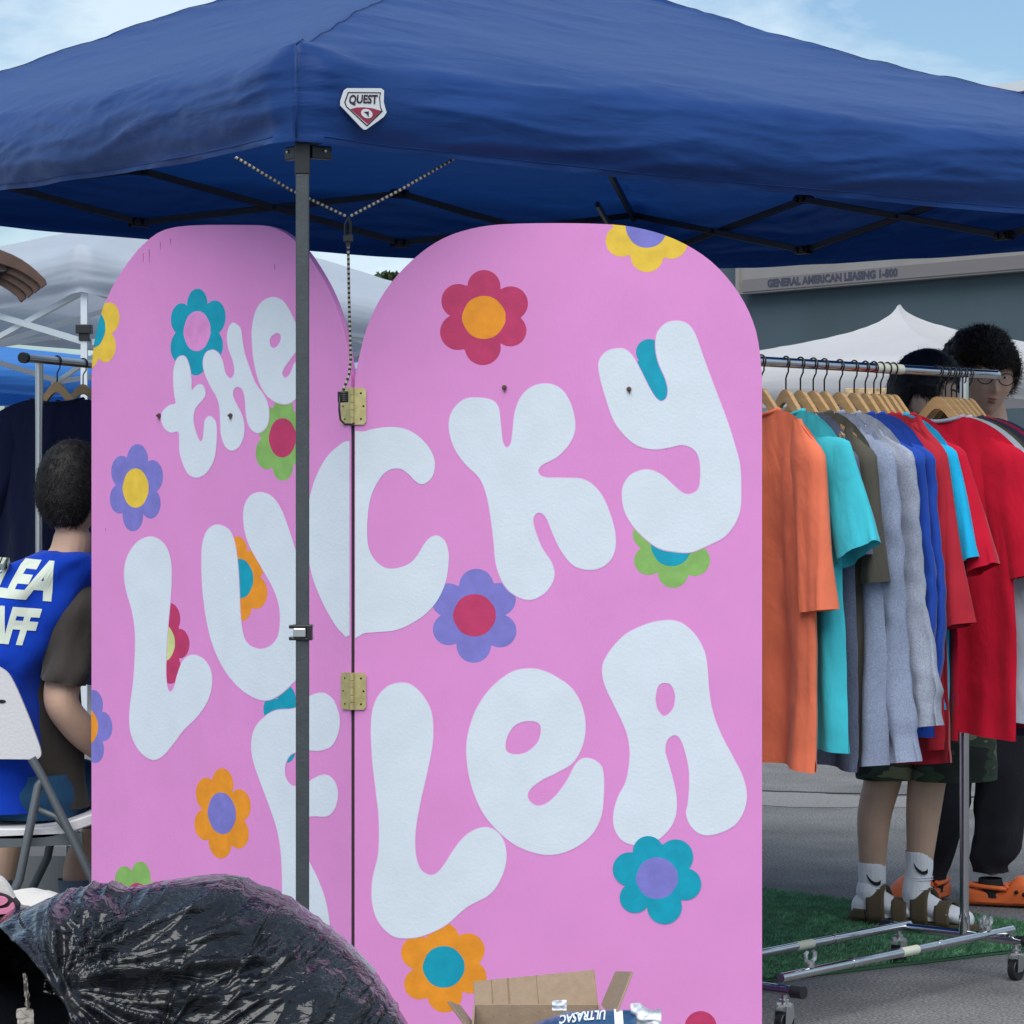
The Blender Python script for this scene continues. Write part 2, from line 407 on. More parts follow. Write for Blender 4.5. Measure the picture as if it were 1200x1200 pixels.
# ------------------------------------------------------------------ canopies
def canopy_cloth(A, Rt, Fc, L, peak, hb, hf, pfun, name, m, parent, wr=1.0, nr=90, sag=.02, vmask=None, lift=.0, bulge=.012):
    """A,Rt,Fc,L: xy corners; hb,hf: bottom & fold heights for each corner (same order)"""
    cs = [Vector(c) for c in (A, Rt, Fc, L)]
    def bil(vals, u, v):
        a = (u + 1) / 2; c = (v + 1) / 2
        return vals[0] * (1 - a) * (1 - c) + vals[1] * a * (1 - c) + vals[2] * a * c + vals[3] * (1 - a) * c
    zc = sum(hf) / 4
    nmid = 26       # rows of the valance
    b = MB()
    # roof: polar-square grid, s around (perimeter), r radial
    NP = nr * 4
    def perim(s):
        s = s % 1 * 4; k = int(s); t = s - k
        t = t * 2 - 1
        return [(t, -1), (1, t), (-t, 1), (-1, -t)][k], k, t
    rows = [];
    ctr = sum(cs, Vector((0, 0))) / 4
    rr = [1 - (i / 90) for i in range(90)] + [.004]
    def wrinkle(x, y, z, side, t, rad):
        # horizontal pleats pulled out of each corner seam, long loose creases elsewhere
        d0 = min(1 - t, 1 + t)          # distance to corner along side, 0..1
        p = Vector((x, y, z))
        wob = .05 * noise.noise(Vector((x * 2.1, y * 2.1, 9)))
        n = fbm((x * 1.5, y * 1.5, z * 5), 4) * .016
        n += (ridge(noise.noise(Vector((x * .8 + 7, y * .8, (z + wob) * 12)))) ** 3) * .011
        n += (ridge(noise.noise(Vector((x * 2.3 + 2, y * 2.3, (z + wob) * 27)))) ** 3) * .006
        n += (ridge(noise.noise(Vector((x * 6 + 2, y * 6, (z + wob) * 40)))) ** 3) * .0022
        pl = math.exp(-d0 / .20)
        n += pl * (.020 * ridge(noise.noise(Vector((z * 22, side * 3.1, d0 * 2.2)))) + .009 * ridge(noise.noise(Vector((z * 55, side, d0 * 4)))))
        n *= wr
        return n * (.42 + .58 * smooth01((rad - .93) / .07))
    verts = []; faces = []
    def pt_roof(s, r):
        (u, v), k, t = perim(s)
        p = pfun(u, v)
        x = bil([c.x for c in cs], u * r, v * r); y = bil([c.y for c in cs], u * r, v * r)
        zf = bil(hf, u, v) if r > 0 else zc
        z = zf + (peak - zf) * (1 - r ** p)
        ef = smooth01((1 - abs(t)) / .18)
        if r > .88: z -= .030 * ef * ((r - .88) / .12) ** 2
        # cloth between hips sags a little
        z -= .035 * wr * math.sin(PI * min(1, r)) * (1 - abs(t) ** 2)
        w = wrinkle(x, y, z, k, t, r)
        if vmask: w *= vmask(x, y)
        q = Vector((x, y, 0)) - Vector((ctr.x, ctr.y, 0))
        if q.length > 1e-6: q.normalize()
        return Vector((x, y, z)) + Vector((q.x * .25, q.y * .25, .95)) * w
    for r in rr:
        for i in range(NP): verts.append(pt_roof(i / NP, r))
    n0 = len(rr)
    for j in range(n0 - 1):
        for i in range(NP):
            i2 = (i + 1) % NP
            faces.append((j * NP + i, j * NP + i2, (j + 1) * NP + i2, (j + 1) * NP + i))
    base = len(verts)
    nrm = []
    for k in range(4):
        a = cs[k]; c = cs[(k + 1) % 4]; d = (c - a).normalized(); nrm.append(Vector((d.y, -d.x)))
    for j in range(1, nmid + 1):
        q = j / nmid
        for i in range(NP):
            (u, v), k, t = perim(i / NP)
            x = bil([c.x for c in cs], u, v); y = bil([c.y for c in cs], u, v)
            ef = smooth01((1 - abs(t)) / .18)
            zt = bil(hf, u, v) - .030 * ef; zb = bil(hb, u, v)
            zb -= sag * (1 - abs(t) ** 2.2) + .006 * noise.noise(Vector((x * 3, y * 3, 0))) * wr
            z = zt + (zb - zt) * q
            nn = nrm[k]
            # near a corner the two sides share the diagonal direction
            if abs(t) > .985:
                k2 = (k + (1 if t > 0 else 3)) % 4
                nn = (nrm[k] + nrm[k2]).normalized()
            out = bulge * (1 + 1.3 * ef) * math.sin(PI * min(1, q * 1.12)) ** .8 + .004 * q - .012 * ef * max(0, q - .75) * 4
            w = wrinkle(x, y, z, k, t, 1)
            if vmask: w *= vmask(x, y)
            out += w * (.22 + .78 * smooth01((1 - abs(t)) / .05))
            verts.append(Vector((x + nn.x * out, y + nn.y * out, z)))
    for j in range(nmid):
        for i in range(NP):
            i2 = (i + 1) % NP
            r0 = (0 if j == 0 else base + (j - 1) * NP); r1 = base + j * NP
            faces.append((r1 + i, r1 + i2, r0 + i2, r0 + i))
    b.add(verts, faces)
    return b.build(name, m, parent, smooth=True)

SB, CB = math.sin(R(57.5)), math.cos(R(57.5))
A2 = Vector((-.475, 6.4)); LN = 3.05
R2 = A2 + Vector((SB, CB)) * LN
L2 = A2 + Vector((-CB, SB)) * LN
F2 = R2 + L2 - A2
HB = [CAMH + .781, CAMH + .738, CAMH + .818, CAMH + .884]
HF = [HB[0] + .200, HB[1] + .215, HB[2] + .215, HB[3] + .215]
def pf_blue(u, v):
    # exponent by direction: convex towards the left hip, concave towards the right one
    a = (u - v) / 2        # +1 at right corner, -1 at left corner
    return 1.0 - .27 * max(0, a) + .32 * max(0, -a)
def badge_mask(x, y):
    p = Vector((x, y)); q = A2 + Vector((SB, CB)) * .20
    return 1 - .93 * math.exp(-((p - q).length / .14) ** 2)
def blue_canopy():
    root = empty('canopy_tent', (A2.x, A2.y, 0), 0, 'large dark blue pop-up canopy tent over the pink painted boards', 'canopy tent')
    o = canopy_cloth(A2, R2, F2, L2, CAMH + 1.65, HB, HF, pf_blue, 'canopy', M_BLUE, None, vmask=badge_mask, nr=210, wr=.72)
    setparent(o, root)
    cen = (A2 + R2 + F2 + L2) / 4
    cor = [A2, R2, F2, L2]
    # stitched seams along three hips and the hem of the two near valances
    co = [v.co for v in o.data.vertices]; NPn = 840; nrow = 91
    for kk in (0, 1, 3):
        b = MB(); b.tube([Vector(co[r * NPn + kk * 210]) + Vector((0, -.001, .0015)) for r in range(nrow - 1)], .0015, 6)
        s = b.build('hip_seam', M_BLUE, None, smooth=True); setparent(s, root)
    for lo_, hi_ in ((4, 206), (634, 836)):
        b = MB(); rw = nrow * NPn + 23 * NPn
        nn_ = Vector((CB, -SB, 0)) if lo_ < 10 else Vector((-SB, -CB, 0))
        b.tube([Vector(co[rw + i_]) + nn_ * .0012 for i_ in range(lo_, hi_)], .0012, 5)
        s = b.build('hem_stitch', M_BLUE, None, smooth=True); setparent(s, root)
    # corner legs
    for k, c in enumerate(cor):
        q = c + (cen - c).normalized() * .045
        b = MB(); hw = .0155
        ax = Vector((SB, CB, 0)); rot = Matrix.Rotation(R(4), 3, 'Z')
        top = HB[k] - .055
        b.box((q.x, q.y, (top + .33) / 2), (.030, .030, top - .33), rot)
        leg = b.build('leg', M_LEG, None, bevel=.0035); setparent(leg, root)
        b = MB(); b.box((q.x, q.y, .41), (.025, .025, .80), rot); s = b.build('inner_leg', M_LEG, None, bevel=.002); setparent(s, root)
        b = MB(); b.box((q.x, q.y, .006), (.09, .09, .012), rot); s = b.build('foot', M_PLASB, None, bevel=.002); setparent(s, root)
        # top bracket
        b = MB(); b.box((q.x, q.y, HB[k] - .03), (.034, .034, .080), rot)
        for dirv in ((R2 - A2).normalized(), (L2 - A2).normalized()):
            sgn = 1 if (cen - q).dot(dirv) > 0 else -1
            e = Vector((q.x, q.y, HB[k] - .018)) + Vector((dirv.x, dirv.y, 0)) * sgn * .045
            b.box(e, (.050, .018, .030), Matrix.Rotation(math.atan2(dirv.y, dirv.x), 3, 'Z'))
        s = b.build('corner_bracket', M_PLASB, None, bevel=.003); setparent(s, root)
        for dirv in ((R2 - A2).normalized(), (L2 - A2).normalized()):
            b = MB()
            sgn = 1 if (cen - q).dot(dirv) > 0 else -1
            e = Vector((q.x, q.y, HB[k] - .014)) + Vector((dirv.x, dirv.y, 0)) * sgn * .052
            nn = Vector((dirv.y, -dirv.x, 0)); 
            if nn.dot(Vector((cen.x, cen.y, 0)) - e) > 0: nn = -nn
            b.sphere(e + nn * .010, .0045, 8, 6)
            s = b.build('bolt', M_STEEL, None, smooth=True); setparent(s, root)
    # lock slider on the near leg
    q = A2 + (cen - A2).normalized() * .045; z = P(350, 741, q.y).z
    b = MB(); b.box((q.x, q.y, z + .014), (.046, .042, .006)); b.box((q.x, q.y, z - .014), (.046, .042, .006)); b.box((q.x + .016, q.y, z), (.012, .042, .030)); b.box((q.x - .019, q.y - .014, z + .013), (.02, .012, .008)); b.box((q.x - .019, q.y - .014, z - .013), (.02, .012, .008))
    s = b.build('leg_clamp', M_PLASB, None, bevel=.002); setparent(s, root)
    b = MB(); b.box((q.x - .005, q.y - .022, z), (.028, .008, .020)); s = b.build('clamp_lever', M_STEEL, None, bevel=.002); setparent(s, root)
    # scissor trusses on the four sides
    sides = [(0, 1, .0, .085), (1, 2, .03, .0), (2, 3, .03, .0), (3, 0, .0, .085)]
    tops = [HF[k] - .03 for k in range(4)]
    for (i, j, drop, raise_) in sides:
        a = cor[i] + (cen - cor[i]).normalized() * .06; c = cor[j] + (cen - cor[j]).normalized() * .06
        n = 3
        def node(k, top):
            t = k / n; q = a.lerp(c, t)
            zt = (HF[i] * (1 - t) + HF[j] * t) - .015 - (.05 if raise_ else 0)
            zb = (HB[i] * (1 - t) + HB[j] * t) + .03 + raise_
            return Vector((q.x, q.y, zt if top else zb))
        dirv = (c - a).normalized(); nn = Vector((dirv.y, -dirv.x, 0)) * .009
        for k in range(n):
            b = MB(); b.bar(node(k, True) + nn, node(k + 1, False) + nn, .012, .022)
            s = b.build('truss_bar', M_FRAME, None, bevel=.002); setparent(s, root)
            b = MB(); b.bar(node(k, False) - nn, node(k + 1, True) - nn, .012, .022)
            s = b.build('truss_bar', M_FRAME, None, bevel=.002); setparent(s, root)
            b = MB(); mid = (node(k, True) + node(k + 1, False)) / 2; b.tube([mid - nn * 2.2, mid + nn * 2.2], .007, 8)
            s = b.build('truss_pin', M_PLASB, None); setparent(s, root)
            if k > 0:
                for tp in (True, False):
                    nd = node(k, tp); dv = Vector((dirv.x, dirv.y, 0))
                    b = MB(); b.box(nd, (.06, .03, .030), Matrix.Rotation(math.atan2(dirv.y, dirv.x), 3, 'Z'))
                    for q_ in (-.016, .016): b.tube([nd - nn * 3 + dv * q_, nd + nn * 3 + dv * q_], .010, 8)
                    s = b.build('truss_joint', M_PLASB, None, bevel=.002); setparent(s, root)
    # hip struts and hub
    hub = Vector((cen.x, cen.y, CAMH + 1.50))
    for k, c in enumerate(cor):
        q = c + (cen - c).normalized() * .07
        b = MB(); b.bar(Vector((q.x, q.y, HF[k] - .03)), hub, .014, .024); s = b.build('hip_strut', M_FRAME, None); setparent(s, root)
        q2 = Vector((q.x, q.y, HB[k] + .0)).lerp(Vector((cen.x, cen.y, HF[k] + .28)), .34)
        b = MB(); b.bar(Vector((q.x, q.y, HB[k] - .0)), q2, .012, .02); s = b.build('brace', M_FRAME, None); setparent(s, root)
    b = MB(); b.box(hub, (.10, .10, .08)); s = b.build('hub', M_PLASB, None, bevel=.004); setparent(s, root)
    # seam piping down the near corner
    b = MB(); b.tube([(A2.x, A2.y - .010, HF[0] + .006), (A2.x - .001, A2.y - .019, HF[0] - .05), (A2.x + .001, A2.y - .022, HF[0] - .11), (A2.x, A2.y - .016, HB[0] + .004)], .0035, 6)
    s = b.build('corner_seam', M_BLUE, None, smooth=True); setparent(s, root)
    # maker's badge, a stiff patch sewn on the valance
    ax = Vector((SB, CB, 0)); up = Vector((0, 0, 1)); out = Vector((CB, -SB, 0))
    def bpx(px, py):     # photo position -> plane coordinates of the valance
        # solve A2 + ax*s on the ray
        k = (px - 600) / F
        s = (k * A2.y - A2.x) / (ax.x - k * ax.y)
        y = A2.y + ax.y * s
        return (s, CAMH - (py - HY) / F * y)
    def conv(l): return [bpx(380 + x / 15, 90 + y / 15) for x, y in l]
    o3 = Vector((A2.x, A2.y, 0)) + out * .033
    outer = conv([(270, 232), (860, 235), (910, 275), (905, 480), (955, 660), (900, 740), (600, 955), (560, 960), (510, 920), (150, 540), (150, 460), (215, 270)])
    badge = MB(); badge.prism(outer, ax, up, out, o3, .003)
    bo = badge.build('badge', M_WALLW, None); setparent(bo, root)
    def sub(name, polys, z, m, holes=()):
        q = MB()
        for pl in polys: q.prism(conv(pl), ax, up, out, o3 + out * z, .0006, holes=[conv(h) for h in holes])
        s = q.build(name, m, None); s.parent = bo
        return s
    red = mat('badge_red', (.28, .02, .05), .6); blk = mat('badge_black', (.03, .01, .02), .6)
    line = [(275, 300), (855, 305), (835, 390), (850, 560), (885, 640), (610, 905), (240, 560), (210, 480)]
    inner = [(290, 318), (838, 322), (820, 400), (838, 570), (862, 630), (612, 880), (255, 550), (230, 480)]
    sub('badge_outline', [line], .0032, blk, holes=[inner])
    sub('badge_field', [[(320, 598), (420, 572), (550, 568), (700, 585), (855, 630), (620, 860)]], .0034, red)
    ring = [(602 + 98 * math.cos(a) * 1.0 + 20 * math.sin(a), 680 + 82 * math.sin(a)) for a in [i * PI / 12 for i in range(24)]]
    sub('badge_disc', [ring], .0042, M_WALLW)
    sub('badge_arrow', [[(545, 650), (635, 640), (628, 745), (600, 690)]], .005, blk)
    tv, tf = text_data('QUEST', 1.0, bold=.035, spacing=1.0)
    mnx = min(p.x for p in tv); mxx = max(p.x for p in tv); mny = min(p.y for p in tv); mxy = max(p.y for p in tv)
    q = MB(); vs = []
    for p in tv:
        uu = (p.x - mnx) / (mxx - mnx); vv = (p.y - mny) / (mxy - mny)
        zx = 285 + 500 * uu + 14 * vv; zy = 548 - 200 * vv - 22 * math.sin(PI * uu) * (1 - vv)
        s_, h_ = bpx(380 + zx / 15, 90 + zy / 15)
        vs.append(o3 + out * .0042 + ax * s_ + up * h_)
    q.add(vs, tf); s = q.build('badge_lettering', blk, None); s.parent = bo
    return root, o
canopy_root, canopy_obj = blue_canopy()

def white_tent(name, ctr, dirs, half, peak, hb, hf, label, pexp, m=None, frame=True, nr=40, sag=.04, group=None):
    """ctr xy, dirs: unit vector from centre to near corner"""
    m = m or M_TENTW
    n = Vector(dirs).normalized(); r = Vector((-n.y, n.x)) if n.y < 0 else Vector((n.y, -n.x))
    if r.x < 0: r = -r
    c = Vector(ctr)
    A = c + n * half; Rr = c + r * half; Ff = c - n * half; Ll = c - r * half
    root = empty(name, (c.x, c.y, 0), 0, label, 'canopy tent', group)
    o = canopy_cloth(A, Rr, Ff, Ll, peak, hb, hf, lambda u, v: pexp, 'canopy', m, None, wr=.35, nr=nr, sag=sag, bulge=.02)
    setparent(o, root)
    cor = [A, Rr, Ff, Ll]
    for k, q in enumerate(cor):
        qq = q.lerp(c, .03)
        b = MB(); b.box((qq.x, qq.y, hb[k] / 2), (.035, .035, hb[k])); s = b.build('leg', M_WFRAME, None); setparent(s, root)
        b = MB(); b.box((qq.x, qq.y, .008), (.1, .1, .016)); s = b.build('foot', M_PLASB, None); setparent(s, root)
        if frame:
            b = MB(); b.box((qq.x, qq.y, hb[k] - .20), (.085, .085, .05)); b.box((qq.x, qq.y, hb[k] - .235), (.055, .055, .06)); s = b.build('slider_bracket', M_PLASB, None, bevel=.004); setparent(s, root)
    if frame:
        for i in range(4):
            j = (i + 1) % 4; a = cor[i].lerp(c, .04); e = cor[j].lerp(c, .04)
            for k in range(2):
                t0, t1 = k / 2, (k + 1) / 2
                q0, q1 = a.lerp(e, t0), a.lerp(e, t1)
                zt = lambda t: hb[i] * (1 - t) + hb[j] * t + .03
                zb = lambda t: zt(t) - .30
                b = MB(); b.bar((q0.x, q0.y, zt(t0)), (q1.x, q1.y, zb(t1)), .022, .032); s = b.build('truss_bar', M_WFRAME, None); setparent(s, root)
                b = MB(); b.bar((q0.x + .03, q0.y, zb(t0)), (q1.x + .03, q1.y, zt(t1)), .022, .032); s = b.build('truss_bar', M_WFRAME, None); setparent(s, root)
            q1 = a.lerp(e, .5); b = MB(); b.box((q1.x, q1.y, zb(.5)), (.07, .05, .05)); b.box((q1.x, q1.y, zt(.5)), (.06, .05, .05)); s = b.build('truss_joint', M_PLASB if i == 0 else M_WFRAME, None); setparent(s, root)
            # strut from middle of side to hub
            q2 = q1.lerp(c, .5)
            b = MB(); b.bar((q1.x, q1.y, zb(.5)), (c.x, c.y, zb(.5) + .45), .022, .03); s = b.build('roof_strut', M_WFRAME, None); setparent(s, root)
    return root
# white tent behind the left board
H = CAMH
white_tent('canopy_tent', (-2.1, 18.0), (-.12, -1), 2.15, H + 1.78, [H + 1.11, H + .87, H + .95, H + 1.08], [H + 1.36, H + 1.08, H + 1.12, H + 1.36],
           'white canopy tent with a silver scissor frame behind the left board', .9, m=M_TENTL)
# white tent in front of the teal-grey wall
white_tent('canopy_tent', (2.80, 21.0), (.08, -1), 2.15, H + 1.42, [H + .66, H + .70, H + .7, H + .62], [H + .93, H + .98, H + .98, H + .90],
           'white peaked canopy tent in front of the teal-grey wall behind the clothes rack', .42, frame=False)
# blue tents farther away on the left
white_tent('canopy_tent', (-4.6, 25.5), (.1, -1), 2.2, H + 1.32, [H + .85] * 4, [H + 1.1] * 4, 'bright blue canopy tent far away at the left behind the hanging navy shirts', .9, m=M_TENTB, frame=False)
white_tent('canopy_tent', (-1.3, 27.0), (.1, -1), 2.2, H + 1.28, [H + .82] * 4, [H + 1.07] * 4, 'blue canopy tent seen only through the gap between the two boards', .9, m=M_TENTB, frame=False)

# a tree top in the gap between the boards
def tree(px, py, d, h_top, label):
    base = P(px, HY, d); base.z = 0
    root = empty('tree', tuple(base), 0, label, 'tree')
    b = MB(); b.tube([(0, 0, 0), (.05, 0, h_top * .4), (-.03, .05, h_top * .72), (.1, 0, h_top * .93)], [.16, .13, .08, .02], 8)
    for k in range(9):
        a = k * 2.4; z0 = h_top * (.5 + .045 * k)
        b.tube([(0, 0, z0), (math.cos(a) * .5, math.sin(a) * .5, z0 + .35), (math.cos(a) * .9, math.sin(a) * .9, z0 + .5)], [.05, .03, .01], 5)
    b.build('trunk', mat('bark', (.08, .06, .045), .9), root, smooth=True)
    rnd = random.Random(5); vs = []; fs = []
    for i in range(3800):
        a = rnd.uniform(0, 2 * PI); t = rnd.random() ** .6
        zz = h_top * (.50 + .50 * rnd.random())
        rad = .60 * math.sqrt(max(0, 1 - ((zz / h_top - .72) / .29) ** 2)) * t
        rad *= 1 + .35 * noise.noise(Vector((a * 1.5, zz * 1.2, 0)))
        c = Vector((math.cos(a) * rad, math.sin(a) * rad, zz)); s = rnd.uniform(.03, .065)
        u = Vector((rnd.gauss(0, 1), rnd.gauss(0, 1), rnd.gauss(0, 1))).normalized(); w = u.orthogonal().normalized()
        k = len(vs); vs += [c - u * s, c + w * s * .5, c + u * s, c - w * s * .5]; fs.append((k, k + 1, k + 2, k + 3))
    b = MB(); b.add(vs, fs); b.build('crown', mat('leaf', (.05, .075, .03), .6, var=.4, vscale=3, transl=.3), root)
tree(461, 330, 30, CAMH + (HY - 321) / F * 30, 'small tree whose top shows in the gap between the two pink boards')

# ------------------------------------------------------------------ the painted folding sign
SD = 6.75; XH = -.371; TH = R(42.3)
HB_ = []
def cr(pts, n=6, closed=True):
    out = []; k = len(pts)
    for i in range(k):
        p0, p1, p2, p3 = [Vector(pts[(i + d) % k]) for d in (-1, 0, 1, 2)]
        for s in range(n):
            t = s / n
            out.append(tuple(.5 * ((2 * p1) + (-p0 + p2) * t + (2 * p0 - 5 * p1 + 4 * p2 - p3) * t * t + (-p0 + 3 * p1 - 3 * p2 + p3) * t ** 3)))
    return out
def to_right(p):     # photo px -> (w, h) metres on the right board, w from its left edge
    return ((p[0] - 415) / F * SD, CAMH - (p[1] - HY) / F * SD)
def to_left(p):
    t = (p[0] - 600) / F
    w = (XH - t * SD) / (math.cos(TH) + t * math.sin(TH)); z = SD + math.sin(TH) * w
    return (-w, CAMH - (p[1] - HY) / F * z)
def clip_convex(poly, clipper):
    out = poly
    n = len(clipper)
    area = sum(clipper[i][0] * clipper[(i + 1) % n][1] - clipper[(i + 1) % n][0] * clipper[i][1] for i in range(n))
    sg = 1 if area > 0 else -1
    for i in range(n):
        a = clipper[i]; b = clipper[(i + 1) % n]
        if not out: return []
        inp = out; out = []
        def side(p): return sg * ((b[0] - a[0]) * (p[1] - a[1]) - (b[1] - a[1]) * (p[0] - a[0]))
        for k in range(len(inp)):
            p = inp[k]; q = inp[(k + 1) % len(inp)]
            sp, sq = side(p), side(q)
            if sp >= 0: out.append(p)
            if (sp >= 0) != (sq >= 0):
                t = sp / (sp - sq); out.append((p[0] + (q[0] - p[0]) * t, p[1] + (q[1] - p[1]) * t))
    return out
def sign():
    root = empty('folding_sign', (XH, SD, 0), 0, 'tall pink hinged folding board hand-painted with bubble letters and flowers', 'sign')
    ZB = .012
    defs = {}
    ro = [(415.5, 443), (430, 384), (452, 340), (484, 304), (520, 279), (562, 266), (610, 262), (690, 262), (742, 266), (790, 280), (833, 306), (866, 344), (886, 388), (893, 440)]
    lo = [(411, 440), (404, 394), (390, 350), (371, 314), (350, 286), (322, 267), (285, 263.5), (205, 266), (170, 284), (141, 320), (121, 360), (110, 405), (107, 445)]
    R_out = [to_right(p) for p in ro]; L_out = [to_left(p) for p in lo]
    # smooth the arch
    def arch(o):
        q = [o[0]]
        for i in range(len(o) - 1):
            p0, p1, p2, p3 = [Vector(o[max(0, min(len(o) - 1, i + d))]) for d in (-1, 0, 1, 2)]
            for s in range(1, 5):
                t = s / 4
                q.append(tuple(.5 * ((2 * p1) + (-p0 + p2) * t + (2 * p0 - 5 * p1 + 4 * p2 - p3) * t * t + (-p0 + 3 * p1 - 3 * p2 + p3) * t ** 3)))
        return q
    RO = arch(R_out); LO = arch(L_out)
    RO = [(RO[0][0], ZB)] + RO + [(RO[-1][0], ZB)]
    LO = [(LO[0][0], ZB)] + LO + [(LO[-1][0], ZB)]
    # local axes; the boards' front faces
    frames = {'R': (Vector((415 - 600, 0, 0)).x / F * SD, SD, Vector((1, 0, 0)), Vector((0, -1, 0))),
              'L': (XH, SD, Vector((math.cos(TH), -math.sin(TH), 0)), Vector((-math.sin(TH), -math.cos(TH), 0)))}
    boards = {}
    for key, outl in (('R', RO), ('L', LO)):
        x, y, ax, out = frames[key]
        b = MB(); o0 = Vector((x, y, 0))
        b.prism(outl, ax, (0, 0, 1), -out, o0, .018)
        bo = b.build('board', M_PINK, None, bevel=.0018); setparent(bo, root); boards[key] = (bo, outl, ax, out, o0)
    def paint(key, name, loops, z, m, lab=None):
        bo, outl, ax, out, o0 = boards[key]
        b = MB(); o = o0 + out * z
        pts = [p for l in loops for p in l]
        tri = tessellate_polygon([[Vector((p[0], p[1], 0)) for p in l] for l in loops])
        b.add([o + ax * p[0] + Vector((0, 0, p[1])) for p in pts], [tuple(t) for t in tri])
        ob = bpy.data.objects.new(name, None)
        bpy.data.objects.remove(ob)
        ob = b.build(name, m, None); ob.parent = bo
        if lab: ob['label'] = lab
        return ob
    def grow(l, d):
        n = len(l); ar = sum(l[i][0] * l[(i + 1) % n][1] - l[(i + 1) % n][0] * l[i][1] for i in range(n)); sg = 1 if ar > 0 else -1
        o = []
        for i in range(n):
            a, c = l[i - 1], l[(i + 1) % n]; tx, ty = c[0] - a[0], c[1] - a[1]; q = math.hypot(tx, ty) or 1
            o.append((l[i][0] + sg * ty / q * d, l[i][1] - sg * tx / q * d))
        return o
    def paint2(key, loops, lab):
        bo, outl, ax, out, o0 = boards[key]
        b = MB()
        for z, mi, ls in ((.0005, 1, [grow(loops[0], .0016)] + [grow(h, -.0014) for h in loops[1:]]), (.0008, 0, loops)):
            pts = [p for l in ls for p in l]
            tri = tessellate_polygon([[Vector((p[0], p[1], 0)) for p in l] for l in ls])
            b.add([o0 + out * z + ax * p[0] + Vector((0, 0, p[1])) for p in pts], [tuple(t) for t in tri], mi)
        ob = b.build('letter', [M_WHITE, M_HALO], None); ob.parent = bo; ob['label'] = lab
    def Z(l, ox, oy, s): return [(ox + x / s, oy + y / s) for x, y in l]
    def letter(key, pts, lab, holes=()):
        f = to_right if key == 'R' else to_left
        paint2(key, [[f(p) for p in cr(pts)]] + [[f(p) for p in cr(h)] for h in holes], lab)
    s1 = (680, 360, 3.873)
    letter('R', Z([(170, 187), (120, 200), (85, 245), (88, 310), (115, 410), (155, 520), (215, 595), (270, 632), (340, 645), (410, 635), (465, 625), (515, 645), (540, 690), (545, 770), (535, 825), (500, 848), (465, 843), (420, 805), (375, 765), (330, 742), (285, 738), (230, 760), (195, 810), (190, 870), (205, 935), (245, 1000), (300, 1055), (360, 1095), (430, 1110), (500, 1112), (560, 1090), (650, 1045), (700, 985), (725, 920), (730, 840), (725, 720), (700, 620), (665, 510), (610, 365), (560, 230), (520, 120), (485, 75), (440, 62), (390, 72), (350, 115), (342, 180), (355, 250), (385, 320), (398, 370), (393, 410), (370, 428), (345, 415), (315, 370), (275, 290), (240, 225), (205, 192)], *s1), 'white bubble letter Y')
    s2 = (690, 710, 4.138)
    letter('R', Z([(370, 70), (290, 85), (190, 130), (120, 195), (75, 265), (65, 320), (80, 390), (125, 485), (170, 580), (192, 650), (198, 740), (180, 850), (140, 930), (120, 1010), (125, 1080), (160, 1135), (215, 1158), (280, 1155), (340, 1130), (395, 1075), (422, 1010), (425, 930), (410, 850), (385, 760), (370, 705), (378, 655), (410, 627), (440, 640), (465, 700), (485, 790), (487, 880), (480, 960), (472, 1005), (490, 1060), (530, 1100), (580, 1112), (650, 1095), (715, 1055), (755, 985), (765, 910), (745, 825), (700, 735), (640, 620), (600, 510), (582, 400), (575, 300), (560, 220), (520, 145), (465, 92), (420, 73)], *s2), 'white bubble letter A',
           [Z([(370, 373), (400, 385), (418, 430), (412, 490), (385, 525), (360, 533), (335, 505), (323, 460), (330, 405), (345, 380)], *s2)])
    s3 = (340, 480, 4.286)
    cright = cr(Z([(380, 108), (430, 95), (510, 87), (580, 98), (640, 130), (690, 180), (722, 240), (725, 300), (705, 350), (665, 375), (630, 360), (590, 320), (550, 297), (500, 302), (460, 335), (425, 390), (400, 460), (388, 560), (388, 650), (400, 710), (430, 760), (480, 795), (540, 795), (600, 772), (640, 730), (670, 680), (700, 645), (735, 632), (770, 650), (790, 690), (797, 750), (785, 850), (760, 920), (720, 985), (650, 1050), (540, 1105), (430, 1118), (380, 1121), (250, 1121), (150, 600), (250, 160)], *s3))
    cright = [to_right(p) for p in cright]
    w0 = to_right((416.2, 0))[0]
    cright = clip_convex(cright, [(w0, 0), (2, 0), (2, 3), (w0, 3)])
    paint('R', 'letter', [cright], .0008, M_WHITE, 'right part of the white bubble letter C')
    cleft = cr(Z([(300, 158), (240, 185), (180, 245), (130, 340), (100, 440), (85, 560), (88, 690), (110, 830), (160, 960), (220, 1070), (265, 1125), (300, 1132), (420, 1000), (430, 600), (420, 200)], *s3))
    cleft = clip_convex([to_left(p) for p in cleft if p[0] < 412.5], [(-2, 0), (-.0006, 0), (-.0006, 3), (-2, 3)])
    paint('L', 'letter', [cleft], .0008, M_WHITE, 'left part of the white bubble letter C')
    s4 = (400, 400, 3)
    letter('R', Z([(480, 198), (430, 205), (390, 245), (378, 300), (395, 370), (435, 430), (485, 480), (510, 540), (525, 620), (535, 700), (545, 790), (575, 860), (620, 898), (670, 908), (720, 880), (748, 830), (740, 780), (705, 725), (680, 660), (675, 620), (695, 602), (720, 620), (745, 680), (775, 740), (820, 790), (880, 803), (930, 785), (960, 740), (962, 670), (935, 580), (900, 520), (850, 485), (780, 480), (715, 478), (692, 460), (705, 435), (760, 405), (805, 355), (822, 300), (810, 230), (780, 175), (735, 150), (680, 155), (635, 190), (610, 250), (602, 320), (595, 360), (580, 373), (567, 350), (560, 290), (553, 235), (530, 207)], *s4), 'white bubble letter K')
    s5 = (400, 800, 3)
